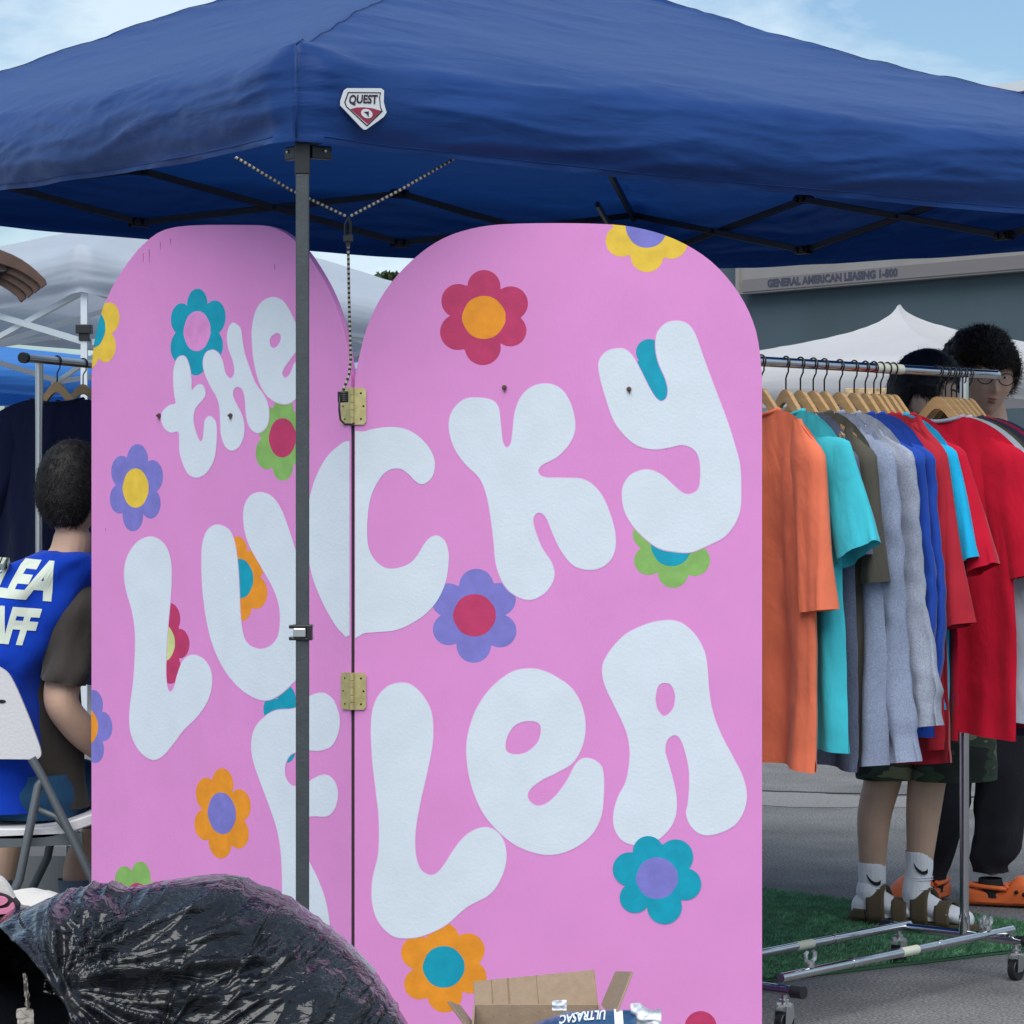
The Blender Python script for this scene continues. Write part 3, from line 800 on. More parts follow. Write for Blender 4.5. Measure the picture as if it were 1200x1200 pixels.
    letter('R', Z([(210, 0), (160, 15), (120, 65), (105, 140), (108, 260), (120, 370), (132, 480), (130, 600), (110, 690), (108, 770), (130, 840), (180, 890), (240, 898), (300, 885), (370, 850), (440, 790), (520, 745), (560, 690), (580, 620), (570, 555), (535, 515), (490, 510), (440, 535), (400, 580), (365, 635), (335, 670), (305, 675), (275, 650), (260, 590), (262, 510), (280, 410), (305, 300), (322, 200), (318, 110), (290, 50), (250, 10)], *s5), 'white bubble letter L of FLEA')
    letter('R', Z([(463, 120), (442, 200), (442, 280), (460, 370), (500, 460), (560, 530), (630, 580), (720, 605), (800, 590), (870, 545), (910, 480), (922, 400), (920, 310), (895, 275), (855, 265), (825, 285), (795, 340), (760, 390), (720, 425), (685, 432), (658, 410), (660, 380), (700, 345), (760, 315), (815, 280), (848, 220), (858, 150), (845, 80), (810, 20), (760, -18), (710, -42), (660, -50), (600, -38), (540, 5), (495, 58)], *s5), 'white bubble letter E of FLEA',
           [Z([(650, 135), (690, 140), (702, 165), (690, 210), (650, 245), (605, 252), (578, 235), (583, 190), (610, 150)], *s5)])
    s6 = (180, 340, 5.215)
    letter('L', Z([(175, 402), (145, 420), (125, 480), (122, 560), (128, 640), (135, 692), (95, 705), (55, 745), (48, 790), (65, 840), (105, 870), (152, 866), (158, 920), (160, 985), (180, 1060), (215, 1125), (265, 1145), (320, 1120), (365, 1050), (382, 970), (388, 860), (378, 800), (345, 770), (315, 795), (308, 860), (302, 905), (290, 925), (272, 900), (250, 830), (245, 770), (262, 715), (305, 665), (318, 630), (308, 590), (285, 575), (262, 585), (235, 610), (232, 540), (220, 465), (200, 415)], *s6), 'small white letter T')
    letter('L', Z([(355, 367), (320, 385), (303, 440), (315, 510), (350, 590), (385, 650), (403, 710), (408, 800), (415, 890), (440, 955), (480, 980), (525, 955), (552, 890), (555, 820), (540, 760), (510, 700), (488, 650), (490, 610), (515, 590), (545, 610), (560, 670), (565, 750), (580, 820), (610, 862), (645, 872), (685, 845), (705, 790), (703, 710), (675, 640), (625, 570), (590, 480), (560, 390), (545, 310), (535, 240), (510, 210), (485, 200), (460, 230), (450, 290), (460, 360), (485, 430), (495, 490), (485, 530), (465, 537), (440, 505), (425, 440), (405, 395), (380, 372)], *s6), 'small white letter H')
    letter('L', Z([(725, 43), (665, 70), (625, 130), (603, 230), (603, 330), (615, 440), (645, 560), (690, 640), (750, 685), (820, 695), (872, 660), (898, 590), (902, 500), (885, 440), (860, 450), (845, 490), (828, 522), (803, 535), (788, 510), (800, 475), (835, 425), (872, 370), (888, 300), (875, 220), (845, 150), (815, 95), (780, 58)], *s6), 'small white letter E',
           [Z([(750, 262), (720, 285), (710, 320), (725, 352), (755, 345), (778, 305), (775, 270)], *s6)])
    s7 = (130, 570, 3.638)
    letter('L', Z([(160, 215), (110, 240), (70, 300), (57, 370), (65, 440), (90, 530), (103, 620), (103, 720), (95, 840), (80, 960), (85, 1050), (120, 1125), (175, 1165), (220, 1150), (265, 1100), (310, 1040), (370, 980), (415, 910), (432, 840), (425, 780), (395, 735), (350, 718), (310, 740), (285, 800), (272, 850), (257, 875), (243, 860), (236, 800), (238, 700), (245, 590), (255, 480), (260, 380), (255, 310), (235, 255), (200, 222)], *s7), 'white bubble letter L of LUCKY')
    letter('L', Z([(450, 163), (410, 190), (390, 250), (387, 340), (392, 450), (410, 580), (440, 690), (490, 790), (550, 860), (610, 900), (660, 912), (710, 895), (765, 850), (810, 800), (836, 740), (841, 640), (838, 540), (822, 430), (798, 310), (765, 200), (730, 105), (690, 45), (640, 25), (595, 40), (568, 90), (568, 170), (590, 250), (640, 340), (690, 430), (715, 500), (722, 570), (712, 640), (680, 680), (635, 693), (590, 675), (565, 630), (553, 540), (548, 430), (540, 310), (525, 225), (500, 180)], *s7), 'white bubble letter U')
    s8 = (280, 780, 3.871)
    letter('L', Z([(240, 197), (170, 203), (120, 230), (75, 280), (57, 350), (65, 430), (95, 520), (140, 640), (175, 750), (192, 860), (197, 1000), (198, 1150), (230, 1260), (300, 1310), (370, 1290), (412, 1220), (400, 1090), (360, 970), (300, 850), (282, 790), (280, 740), (298, 692), (340, 683), (400, 683), (435, 650), (450, 590), (440, 535), (410, 500), (375, 497), (335, 515), (295, 540), (245, 545), (215, 510), (210, 460), (230, 410), (270, 390), (320, 385), (370, 385), (420, 365), (450, 310), (458, 240), (435, 165), (400, 130), (365, 124), (320, 140), (280, 180)], *s8), 'white bubble letter F')
    # flowers: union outline of six petals, a disc in the middle
    def flower(key, px, py, rad, pc, cc, lab, rot=90, crad=.46, over=False, pr=.36):
        bo, outl, ax, out, o0 = boards[key]
        c = (to_right if key == 'R' else to_left)((px, py))
        rnd = random.Random(int(px * 7 + py))
        pet = []
        for k in range(6):
            a = R(rot + 60 * k + rnd.uniform(-4, 4)); d = rad * (1 - pr) * rnd.uniform(.97, 1.03); pet.append((d * math.cos(a), d * math.sin(a), rad * pr * rnd.uniform(.94, 1.08)))
        poly = []
        N = 132
        for i in range(N):
            a = 2 * PI * i / N; ux, uy = math.cos(a), math.sin(a); best = rad * .40
            for (x, y, r) in pet:
                bq = ux * x + uy * y; disc = bq * bq - (x * x + y * y - r * r)
                if disc > 0: best = max(best, bq + math.sqrt(disc))
            poly.append((c[0] + ux * best, c[1] + uy * best))
        z = .0012 if over else .0002
        edge = [(p[0], p[1]) for p in outl]
        poly = clip_convex(poly, [p for i, p in enumerate(edge)])
        if len(poly) > 2: paint(key, 'flower', [poly], z, MF[pc], lab)
        disc = [(c[0] + rad * crad * math.cos(2 * PI * i / 40) * (1 + .02 * math.sin(i)), c[1] + rad * crad * math.sin(2 * PI * i / 40)) for i in range(40)]
        disc = clip_convex(disc, edge)
        if len(disc) > 2: paint(key, 'flower_centre', [disc], z + .00015, MF[cc])
    u = SD / F
    flower('R', 567, 372, 55 * u, 'red', 'orange', 'red flower with an orange centre')
    flower('R', 758, 266, 53 * u, 'yellow', 'purple', 'yellow flower with a purple centre cut by the top edge', rot=270)
    flower('R', 780, 435, 45 * u, 'teal', 'teal', 'teal flower behind the letter Y', rot=70)
    flower('R', 787, 640, 49 * u, 'green', 'teal', 'green flower under the letter Y', rot=270, crad=.48)
    flower('R', 556, 721, 54 * u, 'purple', 'red', 'purple flower with a red centre')
    flower('R', 770, 1029, 53 * u, 'teal', 'purple', 'teal flower with a purple centre under the letter A', rot=105, over=True)
    flower('R', 520, 1133, 53 * u, 'orange', 'teal', 'orange flower with a teal centre by the box', rot=95)
    flower('R', 823, 1236, 50 * u, 'red', 'orange', 'red flower at the bottom edge')
    flower('L', 109, 385, .106, 'yellow', 'teal', 'yellow flower with a teal centre at the outer edge', rot=80)
    flower('L', 231, 388, .107, 'teal', 'pink', 'teal ring flower with a pink centre')
    flower('L', 331, 513, .102, 'green', 'red', 'green flower with a red centre behind the post', rot=270)
    flower('L', 159, 572, .107, 'purple', 'yellow', 'purple flower with a yellow centre', rot=84)
    flower('L', 281, 678, .104, 'orange', 'teal', 'orange flower between the arms of the letter U', rot=95)
    flower('L', 190, 753, .104, 'red', 'lime', 'red flower behind the letter L', rot=60)
    flower('L', 336, 848, .092, 'teal', 'teal', 'teal flower behind the letter F', rot=90)
    flower('L', 260, 953, .110, 'orange', 'purple', 'orange flower with a purple centre', rot=84)
    flower('L', 101, 851, .102, 'purple', 'orange', 'purple flower at the outer edge', rot=60)
    flower('L', 162, 1058, .108, 'green', 'red', 'green flower just above the rubbish bag', rot=78)
    # added dark strip in the hinge gap, its near-black standing in for shade
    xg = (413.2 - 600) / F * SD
    b = MB(); b.box((xg, SD + .012, .775), (.0065, .012, 1.50)); so = b.build('gap_shade_strip', mat('gap_shade_strip', (.03, .022, .03), .9), None); setparent(so, root)
    # hinges
    for py in (476, 810):
        h = CAMH - (py - HY) / F * SD
        x0 = (413 - 600) / F * SD
        b = MB(); hh = .086
        def leaf(sgn, ax, out, wdt):
            pts = [(0, -hh / 2), (wdt - .006, -hh / 2), (wdt, -hh / 2 + .006), (wdt, hh / 2 - .006), (wdt - .006, hh / 2), (0, hh / 2)]
            pts = [(p[0] * sgn, p[1]) for p in pts]
            b.prism(pts, ax, (0, 0, 1), out, Vector((x0, SD, h)) + out * .0024, .0022)
        leaf(1, frames['R'][2], frames['R'][3], .032); leaf(-1, frames['L'][2], frames['L'][3], .034)
        for k in range(5):
            z0 = h - hh / 2 + k * hh / 5
            b.tube([(x0 - .001, SD - .007, z0 + .0006), (x0 - .001, SD - .007, z0 + hh / 5 - .0006)], .0058, 12)
        ho = b.build('hinge', M_BRASS, None, smooth='auto'); setparent(ho, root)
        b = MB()
        for (dx, dz) in ((.020, .030), (.026, 0), (.020, -.030)):
            b.sphere((x0 + dx, SD - .0048, h + dz), (.0026, .001, .0026), 8, 5)
            q = Vector((x0, SD, h)) + frames['L'][2] * (-dx) + frames['L'][3] * .0048; b.sphere((q.x, q.y, h + dz), (.002, .001, .0026), 8, 5)
        so = b.build('hinge_screw', M_DKHOLE, None); so.parent = ho
    # bolts through the boards
    for key, px, py in (('R', 591, 454), ('R', 737, 456), ('L', 187, 487), ('L', 271, 487)):
        bo, outl, ax, out, o0 = boards[key]
        c = (to_right if key == 'R' else to_left)((px, py)); p = o0 + ax * c[0] + Vector((0, 0, c[1]))
        b = MB(); b.tube([p + out * .0002, p + out * .004], .0058, 10); b.tube([p + out * .004, p + out * .010], .0026, 8)
        b.box(p + out * .0045 + Vector((.001, 0, -.005)), (.004, .003, .008))
        s = b.build('bolt', mat('rusty_bolt', (.12, .07, .06), .6, metal=.4), None); setparent(s, root)
    # a few drips and chips where the top edge rubs
    for key, px, py, l in (('L', 168, 297, 10), ('L', 175, 292, 16), ('L', 188, 284, 9), ('L', 200, 280, 7), ('L', 322, 310, 6), ('L', 124, 619, 4)):
        bo, outl, ax, out, o0 = boards[key]
        a = to_left((px, py)); c = to_left((px, py + l))
        paint(key, 'scuff', [[(a[0] - .0016, a[1]), (a[0] + .0016, a[1]), (c[0] + .0006, c[1]), (c[0] - .0006, c[1])]], .0004, mat('scuff', (.36, .11, .32), .7))
    return root, boards
sign_root, sign_boards = sign()

# ------------------------------------------------------------------ bungee cord holding the boards
def bungee():
    top = P(408, 254, 6.62)
    root = empty('bungee_cord', tuple(top), 0, 'black and white speckled bungee cord hanging from the canopy frame down to the upper hinge', 'cord')
    def rope(path, seg=.011):
        # dense path resample, alternate dark and light turns
        pts = []
        for a, b2 in zip(path, path[1:]):
            n = max(2, int((b2 - a).length / (seg / 2)))
            pts += [a.lerp(b2, i / n) for i in range(n)]
        pts.append(path[-1])
        b = MB()
        for i in range(len(pts) - 1):
            b.tube([pts[i], pts[i + 1]], .0033, 7, mi=(i // 1) % 2, caps=False)
        return b
    b = rope([P(276, 184, 6.55), P(340, 222, 6.60), P(405, 253, 6.62)]); s = b.build('cord_arm', [M_ROPE, M_ROPED], None, smooth=True); setparent(s, root)
    b = rope([P(411, 253, 6.62), P(470, 222, 6.62), P(534, 185, 6.66)]); s = b.build('cord_arm', [M_ROPE, M_ROPED], None, smooth=True); setparent(s, root)
    b = rope([P(408, 288, 6.64), P(409, 350, 6.68), P(411, 420, 6.70), P(409, 440, 6.70), P(402, 458, 6.70)]); s = b.build('cord_drop', [M_ROPE, M_ROPED], None, smooth=True); setparent(s, root)
    b = MB(); b.tube([P(408, 256, 6.62), P(404.5, 262, 6.62), P(404.5, 282, 6.63), P(408, 289, 6.64), P(411, 282, 6.63), P(411, 262, 6.62), P(408, 254, 6.62)], .0028, 7)
    b.box(P(408, 279, 6.63), (.022, .014, .014)); b.box(P(408, 285, 6.635), (.010, .010, .014))
    s = b.build('clip', M_PLASB, None, smooth='auto', bevel=.001); setparent(s, root)
    b = MB(); c = P(402, 465, 6.70)
    for k in range(5): b.tube([c + Vector((-.012, 0, .008 - k * .0045)), c + Vector((.012, -.002, .009 - k * .0045))], .0038, 8)
    b.tube([P(398, 462, 6.69), P(397.5, 480, 6.69), P(399, 492, 6.69), P(404, 497, 6.69), P(412, 497.5, 6.69), P(415, 496, 6.70)], .0026, 7)
    s = b.build('hook', M_PLASB, None, smooth=True); setparent(s, root)
bungee()
# ------------------------------------------------------------------ turf mat
def turf():
    a = P(893, 1152, 7.61); 
    c0 = Vector((1.80, 8.36, 0))                         # right-hand corner
    d1 = Vector((-.80, -.60, 0)).normalized(); d1 = (Vector((.656, 7.61, 0)) - c0).normalized()
    d2 = (Vector((.807, 9.36, 0)) - c0).normalized()
    L1, L2 = 2.6, 2.6
    root = empty('turf_mat', tuple(c0), 0, 'green artificial turf mat on the asphalt under the clothes rack', 'turf mat')
    b = MB()
    def fn(u, v):
        p = d1 * (u * L1) + d2 * (v * L2)
        return (p.x, p.y, .010 + .004 * noise.noise(Vector((p.x * 3, p.y * 3, 0))))
    b.grid(fn, 30, 30); b.prism([(0, 0), (L1, 0), (L1, L2), (0, L2)], d1, d2, (0, 0, 1), (0, 0, .002), .006)
    b.build('backing', M_TURFB, root)
    rnd = random.Random(1); vs = []; fs = []
    # blades, denser where the mat shows
    n = 0
    while n < 90000:
        u, v = rnd.random(), rnd.random()
        if u > .62 and rnd.random() < .7: continue
        p = d1 * (u * L1) + d2 * (v * L2)
        if p.y + c0.y > 10.2: continue
        n += 1
        h = rnd.uniform(.006, .012); w = rnd.uniform(.0014, .0026)
        a = rnd.uniform(0, PI); t = Vector((math.cos(a), math.sin(a), 0)) * w
        lean = Vector((rnd.gauss(0, .008) + .004, rnd.gauss(0, .008), h))
        q = Vector((p.x, p.y, .011)); k = len(vs)
        vs += [q - t, q + t, q + lean]; fs.append((k, k + 1, k + 2))
    b = MB(); b.add(vs, fs); tag(b.build('turf_blades', M_TURF, root), kind='stuff')
turf()

# ------------------------------------------------------------------ clothes racks
U = Vector((.664, .748, 0)).normalized(); V = Vector((.748, -.664, 0)).normalized()   # along the rail (away), across (towards camera right)
BP = Vector((1.21, 7.76, 0)); RAIL = 1.606
def rack_t(px):
    k = (px - 600) / F
    return (BP.x - BP.y * k) / (U.x - U.y * k)          # metres back from the far post
def rack():
    root = empty('clothes_rack', tuple(BP), 0, 'chrome rolling clothes rack carrying the bright tees at the right of the boards', 'clothes rack')
    W = Vector
    def loc(t, v, z): return -U * t + V * v + Vector((0, 0, z))
    hz = .105; t_end = 1.03; vb, vf = -.24, .155
    b = MB(); b.tube([loc(-.155, 0, RAIL), loc(t_end + .15, 0, RAIL)], .0125, 20); b.build('rail', M_CHROME, root, smooth='auto')
    b = MB(); b.tube([loc(.30, 0, RAIL), loc(.42, 0, RAIL)], .0133, 18); b.build('rail_label', mat('label_cream', (.62, .62, .50), .6), root, smooth='auto')
    b = MB(); b.tube([loc(-.155, 0, RAIL), loc(-.162, 0, RAIL)], .0135, 14); b.build('rail_cap', M_STEEL, root, smooth='auto'); b = MB(); b.tube([loc(t_end + .15, 0, RAIL), loc(t_end + .157, 0, RAIL)], .0142, 14); b.build('rail_cap', M_STEEL, root, smooth='auto')
    for t in (0, t_end):
        b = MB(); b.tube([loc(t, 0, hz), loc(t, 0, RAIL - .012)], .0125, 16); b.build('post', M_CHROME, root, smooth='auto')
        b = MB(); b.tube([loc(t, 0, .9), loc(t, 0, .93)], .0145, 16); b.build('post_collar', M_CHROME, root, smooth='auto'); b = MB(); b.tube([loc(t, 0, hz + .0), loc(t, 0, hz + .05)], .015, 16); b.build('post_collar', M_CHROME, root, smooth='auto')
        b = MB(); b.tube([loc(t, vb, hz), loc(t, vf + .04, hz)], .0125, 16); e = b.build('end_bar', M_CHROME, root, smooth='auto')
        for v in (vb - .012, vf + .04):
            b = MB(); b.tube([loc(t, v - .012, hz), loc(t, v + .022, hz)], .0155, 16); b.build('end_cap', M_PLASB, root, smooth='auto')
        for v in (vb + .03, vf + .005):
            c = loc(t, v, 0)
            b = MB(); b.tube([c + W((0, 0, .028)) - V * .011, c + W((0, 0, .028)) + V * .011], .027, 22)
            b.tube([c + W((0, 0, .028)) - V * .013, c + W((0, 0, .028)) + V * .013], .009, 12)
            wh = b.build('caster_wheel', M_PLASB, root, smooth='auto', bevel=.002)
            b = MB(); pr = [(-.017, .012), (-.014, .058), (.014, .062), (.018, .03), (.006, .012)]
            for s in (-1, 1): b.prism([(p[0], p[1] + .012) for p in pr], U, (0, 0, 1), V, c + V * (s * .016 - .001), .002)
            b.box(c + W((0, 0, .070)), (.034, .034, .006)); b.tube([c + W((0, 0, .07)), c + W((0, 0, hz - .008))], .007, 10); b.tube([c + W((0, 0, .078)), c + W((0, 0, .083))], .013, 6)
            b.build('caster_fork', M_STEEL, root, smooth='auto')
    for v, z in ((vb + .05, hz + .006), (vf - .02, hz + .024)):
        b = MB(); b.tube([loc(-.02, v, z), loc(t_end - .02, v, z)], .0112, 18)
        for t in (.32, .70): b.tube([loc(t, v, z), loc(t + .018, v, z)], .0126, 16)
        b.build('base_rail', M_CHROME, root, smooth='auto')
        b = MB(); b.tube([loc(.43, v, z), loc(.50, v, z)], .0120, 16); b.build('rail_label', MAT['label_cream'], root, smooth='auto')
    for t, v, zz in ((.0, .06, .012), (t_end - .14, vf - .02, .035), (t_end, .05, .012), (.10, vf - .02, .035)):
        c = loc(t, v, hz + zz)
        b = MB(); b.tube([c, c + W((0, 0, .014))], .011, 10)
        for s in (-1, 1):
            p0 = c + W((0, 0, .012)); path = [p0 + U * s * .006, p0 + U * s * .018 + W((0, 0, .006)), p0 + U * s * .020 + W((0, 0, .020)), p0 + U * s * .011 + W((0, 0, .026))]
            b.tube(path, [.005, .0055, .0055, .004], 8)
        b.build('wing_nut', M_STEEL, root, smooth='auto')
    return root
rack()

# ---- hangers and garments, local frame: X across the rail, Y along it, Z up, origin on the rail axis
def hanger_meshes():
    b = MB()
    def prof(x):   # top & bottom of the wooden arm
        t = abs(x) / .182
        top = -.066 - .060 * (1 - math.exp(-(x / .045) ** 2)) - .50 * max(0, abs(x) - .05); th = .042 - .016 * t
        return top, top - th
    xs = [(-.155 + .310 * i / 40) for i in range(41)]
    top = [(x, prof(x)[0]) for x in xs]; bot = [(x, prof(x)[1] - (.0)) for x in xs]
    bot = [(x, z + .010 * math.exp(-(x / .05) ** 2)) for x, z in bot]
    b.prism(top + bot[::-1], (1, 0, 0), (0, 0, 1), (0, 1, 0), (0, -.006, 0), .012)
    wood = b.build('hanger_body', M_WOOD, None, smooth='auto', bevel=.0025)
    b = MB(); p = [(0, 0, -.07), (0, 0, -.038), (.004, 0, -.030), (.010, 0, -.022)]
    for k in range(11):
        a = R(-50 + 245 * k / 10); p.append((.0160 * math.cos(a), 0, .0160 * math.sin(a)))
    b.tube(p, .0021, 7); hook = b.build('hook', M_WIRE, None, smooth=True)
    return wood, hook
H_WOOD, H_HOOK = hanger_meshes()
H_WOOD.hide_render = False
def place(mesh_o, parent):
    o = mesh_o.copy(); C.objects.link(o); o.parent = parent; return o

def garment_mesh(m, hw=.225, L=.97, sleeve='short', seed=0, flare=.10, open_slv=0.0, collar=None, thick=.022, slv_len=None, tilt=20, slim=1.0, xshift=0.0, slv_w=.098, fold=.85, cuff=False):
    """returns (body MB, collar MB)"""
    rnd = random.Random(seed); ph = [rnd.uniform(0, 6.28) for _ in range(8)]
    b = MB(); NU, NV = 47, 52
    neck = .33
    def ztop(u, s):
        a = abs(u)
        zn = -.120
        if a < neck:
            q = 1 - (a / neck) ** 2
            return zn - (.062 if s > 0 else .014) * q
        t = (a - neck) / (1 - neck)
        return zn - .030 * t - .060 * t ** 2.2
    fr = rnd.uniform(2.2, 3.4)
    def surf(s):
        def fn(uu, vv):
            u = -1 + 2 * uu; v = vv ** 1.15
            w = hw * (1 + flare * v * (1.0 if slim == 1 else slim)) * (1 - .05 * math.sin(PI * min(1, v * 1.6)))
            x = u * w
            z0 = ztop(u, s); z = z0 + (-L + .010 * math.sin(u * 3 + ph[0]) - z0) * v
            sv = smooth01(v * 5)
            # vertical drape folds starting at the shoulders
            A = (.004 + .020 * v) * fold * sv
            f = A * (math.sin(u * fr * 2 + ph[1] + .9 * v) + .55 * math.sin(u * fr * 4.6 + ph[2] - 1.3 * v) + .5 * noise.noise(Vector((u * 2.2, v * 2.0, seed))))
            # pinches
            f += .005 * fold * noise.noise(Vector((u * 5 + seed, v * 3.5, 4))) * sv
            e = math.sqrt(max(0, 1 - u * u))
            th = thick * (.35 + .65 * sv) * (e ** .8) * (1 + .25 * math.sin(u * 5 + ph[3]))
            # front lies against the hanger near the top
            if v > .968: th += .0022
            y = s * th + f + .004 * noise.noise(Vector((u * 12, v * 9, seed + 2))) * fold
            return (x + xshift * v, y, z)
        return fn
    b.grid(surf(1), NU, NV); b.grid(surf(-1), NU, NV)
    # hem band: a slight double edge
    sl = {'short': .235, 'long': .62, 'none': 0}[sleeve] if slv_len is None else slv_len
    if sl:
        for sd_ in (-1, 1):
            rn = rnd.uniform(-3, 3); tl = R(tilt + rn) if sleeve == 'short' else R(7 + rn * .6)
            S = Vector((sd_ * (hw - slv_w * .62), 0, -.245))
            d = Vector((sd_ * math.sin(tl), 0, -math.cos(tl))); n = Vector((math.cos(tl), 0, sd_ * math.sin(tl)))
            ph2 = rnd.uniform(0, 6)
            bend = rnd.uniform(.5, 1)
            NA = 26 if sleeve == 'short' else 46
            def fn(uu, vv, S=S, d=d, n=n, sd_=sd_, ph2=ph2, bend=bend):
                a = -.28 + 1.28 * vv if sleeve == 'short' else -.12 + 1.12 * vv
                ang = 2 * PI * uu
                al = a * sl
                c = S + d * al
                if a < 0:
                    q = smooth01(1 + a / (.28 if sleeve == 'short' else .12))
                    w = slv_w * (.30 + .70 * q); th = .008 + .018 * q
                    c = c + Vector((-sd_ * .028 * (1 - q), 0, 0))
                else:
                    if sleeve == 'short':
                        w = slv_w * (1 - .12 * a); th = .026 + .006 * a + open_slv * a
                    else:
                        w = slv_w * (1 - .48 * a); th = .028 - .004 * a
                        if cuff and a > .90: w *= .80; th *= .85
                        c = c + Vector((0, .03 * math.sin(a * 2.2) * bend, 0)) + n * (.028 * math.sin(a * 5.5 + ph2) * sd_ * a)
                ca, sa = math.cos(ang), math.sin(ang)
                f = (.008 * math.sin(ca * 5 + ph2 + a * 2) + .006 * math.sin(ca * 9 + a * 5 + ph2)) * (max(0, a) + .1) * fold
                if sleeve == 'long': f += .009 * noise.noise(Vector((ca * 2, a * 13 + ph2, seed))) * fold
                z_extra = 0
                p = c + n * (ca * w) + Vector((0, sa * th + f, 0))
                return tuple(p)
            b.grid(fn, 28, NA, wrapu=True)
    cb = None
    if collar is not None:
        cb = MB(); pts = []
        for s, rng in ((1, range(-12, 13)), (-1, range(12, -13, -1))):
            for k in rng:
                u = neck * k / 12 * .999; 
                pts.append(Vector((u * hw, s * thick * .42 * (1 - (abs(k) / 12) ** 4) , ztop(u, s) + .002)))
        pts.append(pts[0])
        cb.tube(pts, .0055, 7, caps=False)
    return b, cb

def garment(name, label, cat, px_or_pos, m, group, yaw=0.0, uvec=None, along=None, collar_m=None, z0=RAIL, hz=0.0, **kw):
    """a garment and, separately, the hanger it hangs from"""
    if px_or_pos is not None and not isinstance(px_or_pos, Vector):
        t = rack_t(px_or_pos); pos = Vector((BP.x - U.x * t, BP.y - U.y * t, z0))
    else: pos = px_or_pos
    vdir = V if uvec is None else uvec
    rz = math.atan2(vdir.y, vdir.x) + R(yaw)
    g = empty(name, tuple(pos), rz, label, cat, group)
    b, cb = garment_mesh(m, **kw)
    b.build('fabric', m, g, smooth=True)
    if cb: cb.build('collar', collar_m or m, g, smooth=True)
    return g
HN = []
def hanger(px_or_pos, label, yaw=0.0, uvec=None, group='wooden hangers on the rack of bright tees', z0=RAIL):
    if not isinstance(px_or_pos, Vector):
        t = rack_t(px_or_pos); pos = Vector((BP.x - U.x * t, BP.y - U.y * t, z0))
    else: pos = px_or_pos
    vdir = V if uvec is None else uvec
    h = empty('wooden_hanger', tuple(pos), math.atan2(vdir.y, vdir.x) + R(yaw), label, 'hanger', group)
    if H_WOOD.parent is None: H_WOOD.parent = h; H_HOOK.parent = h      # the first one is the master itself
    else: place(H_WOOD, h); place(H_HOOK, h)
    return h

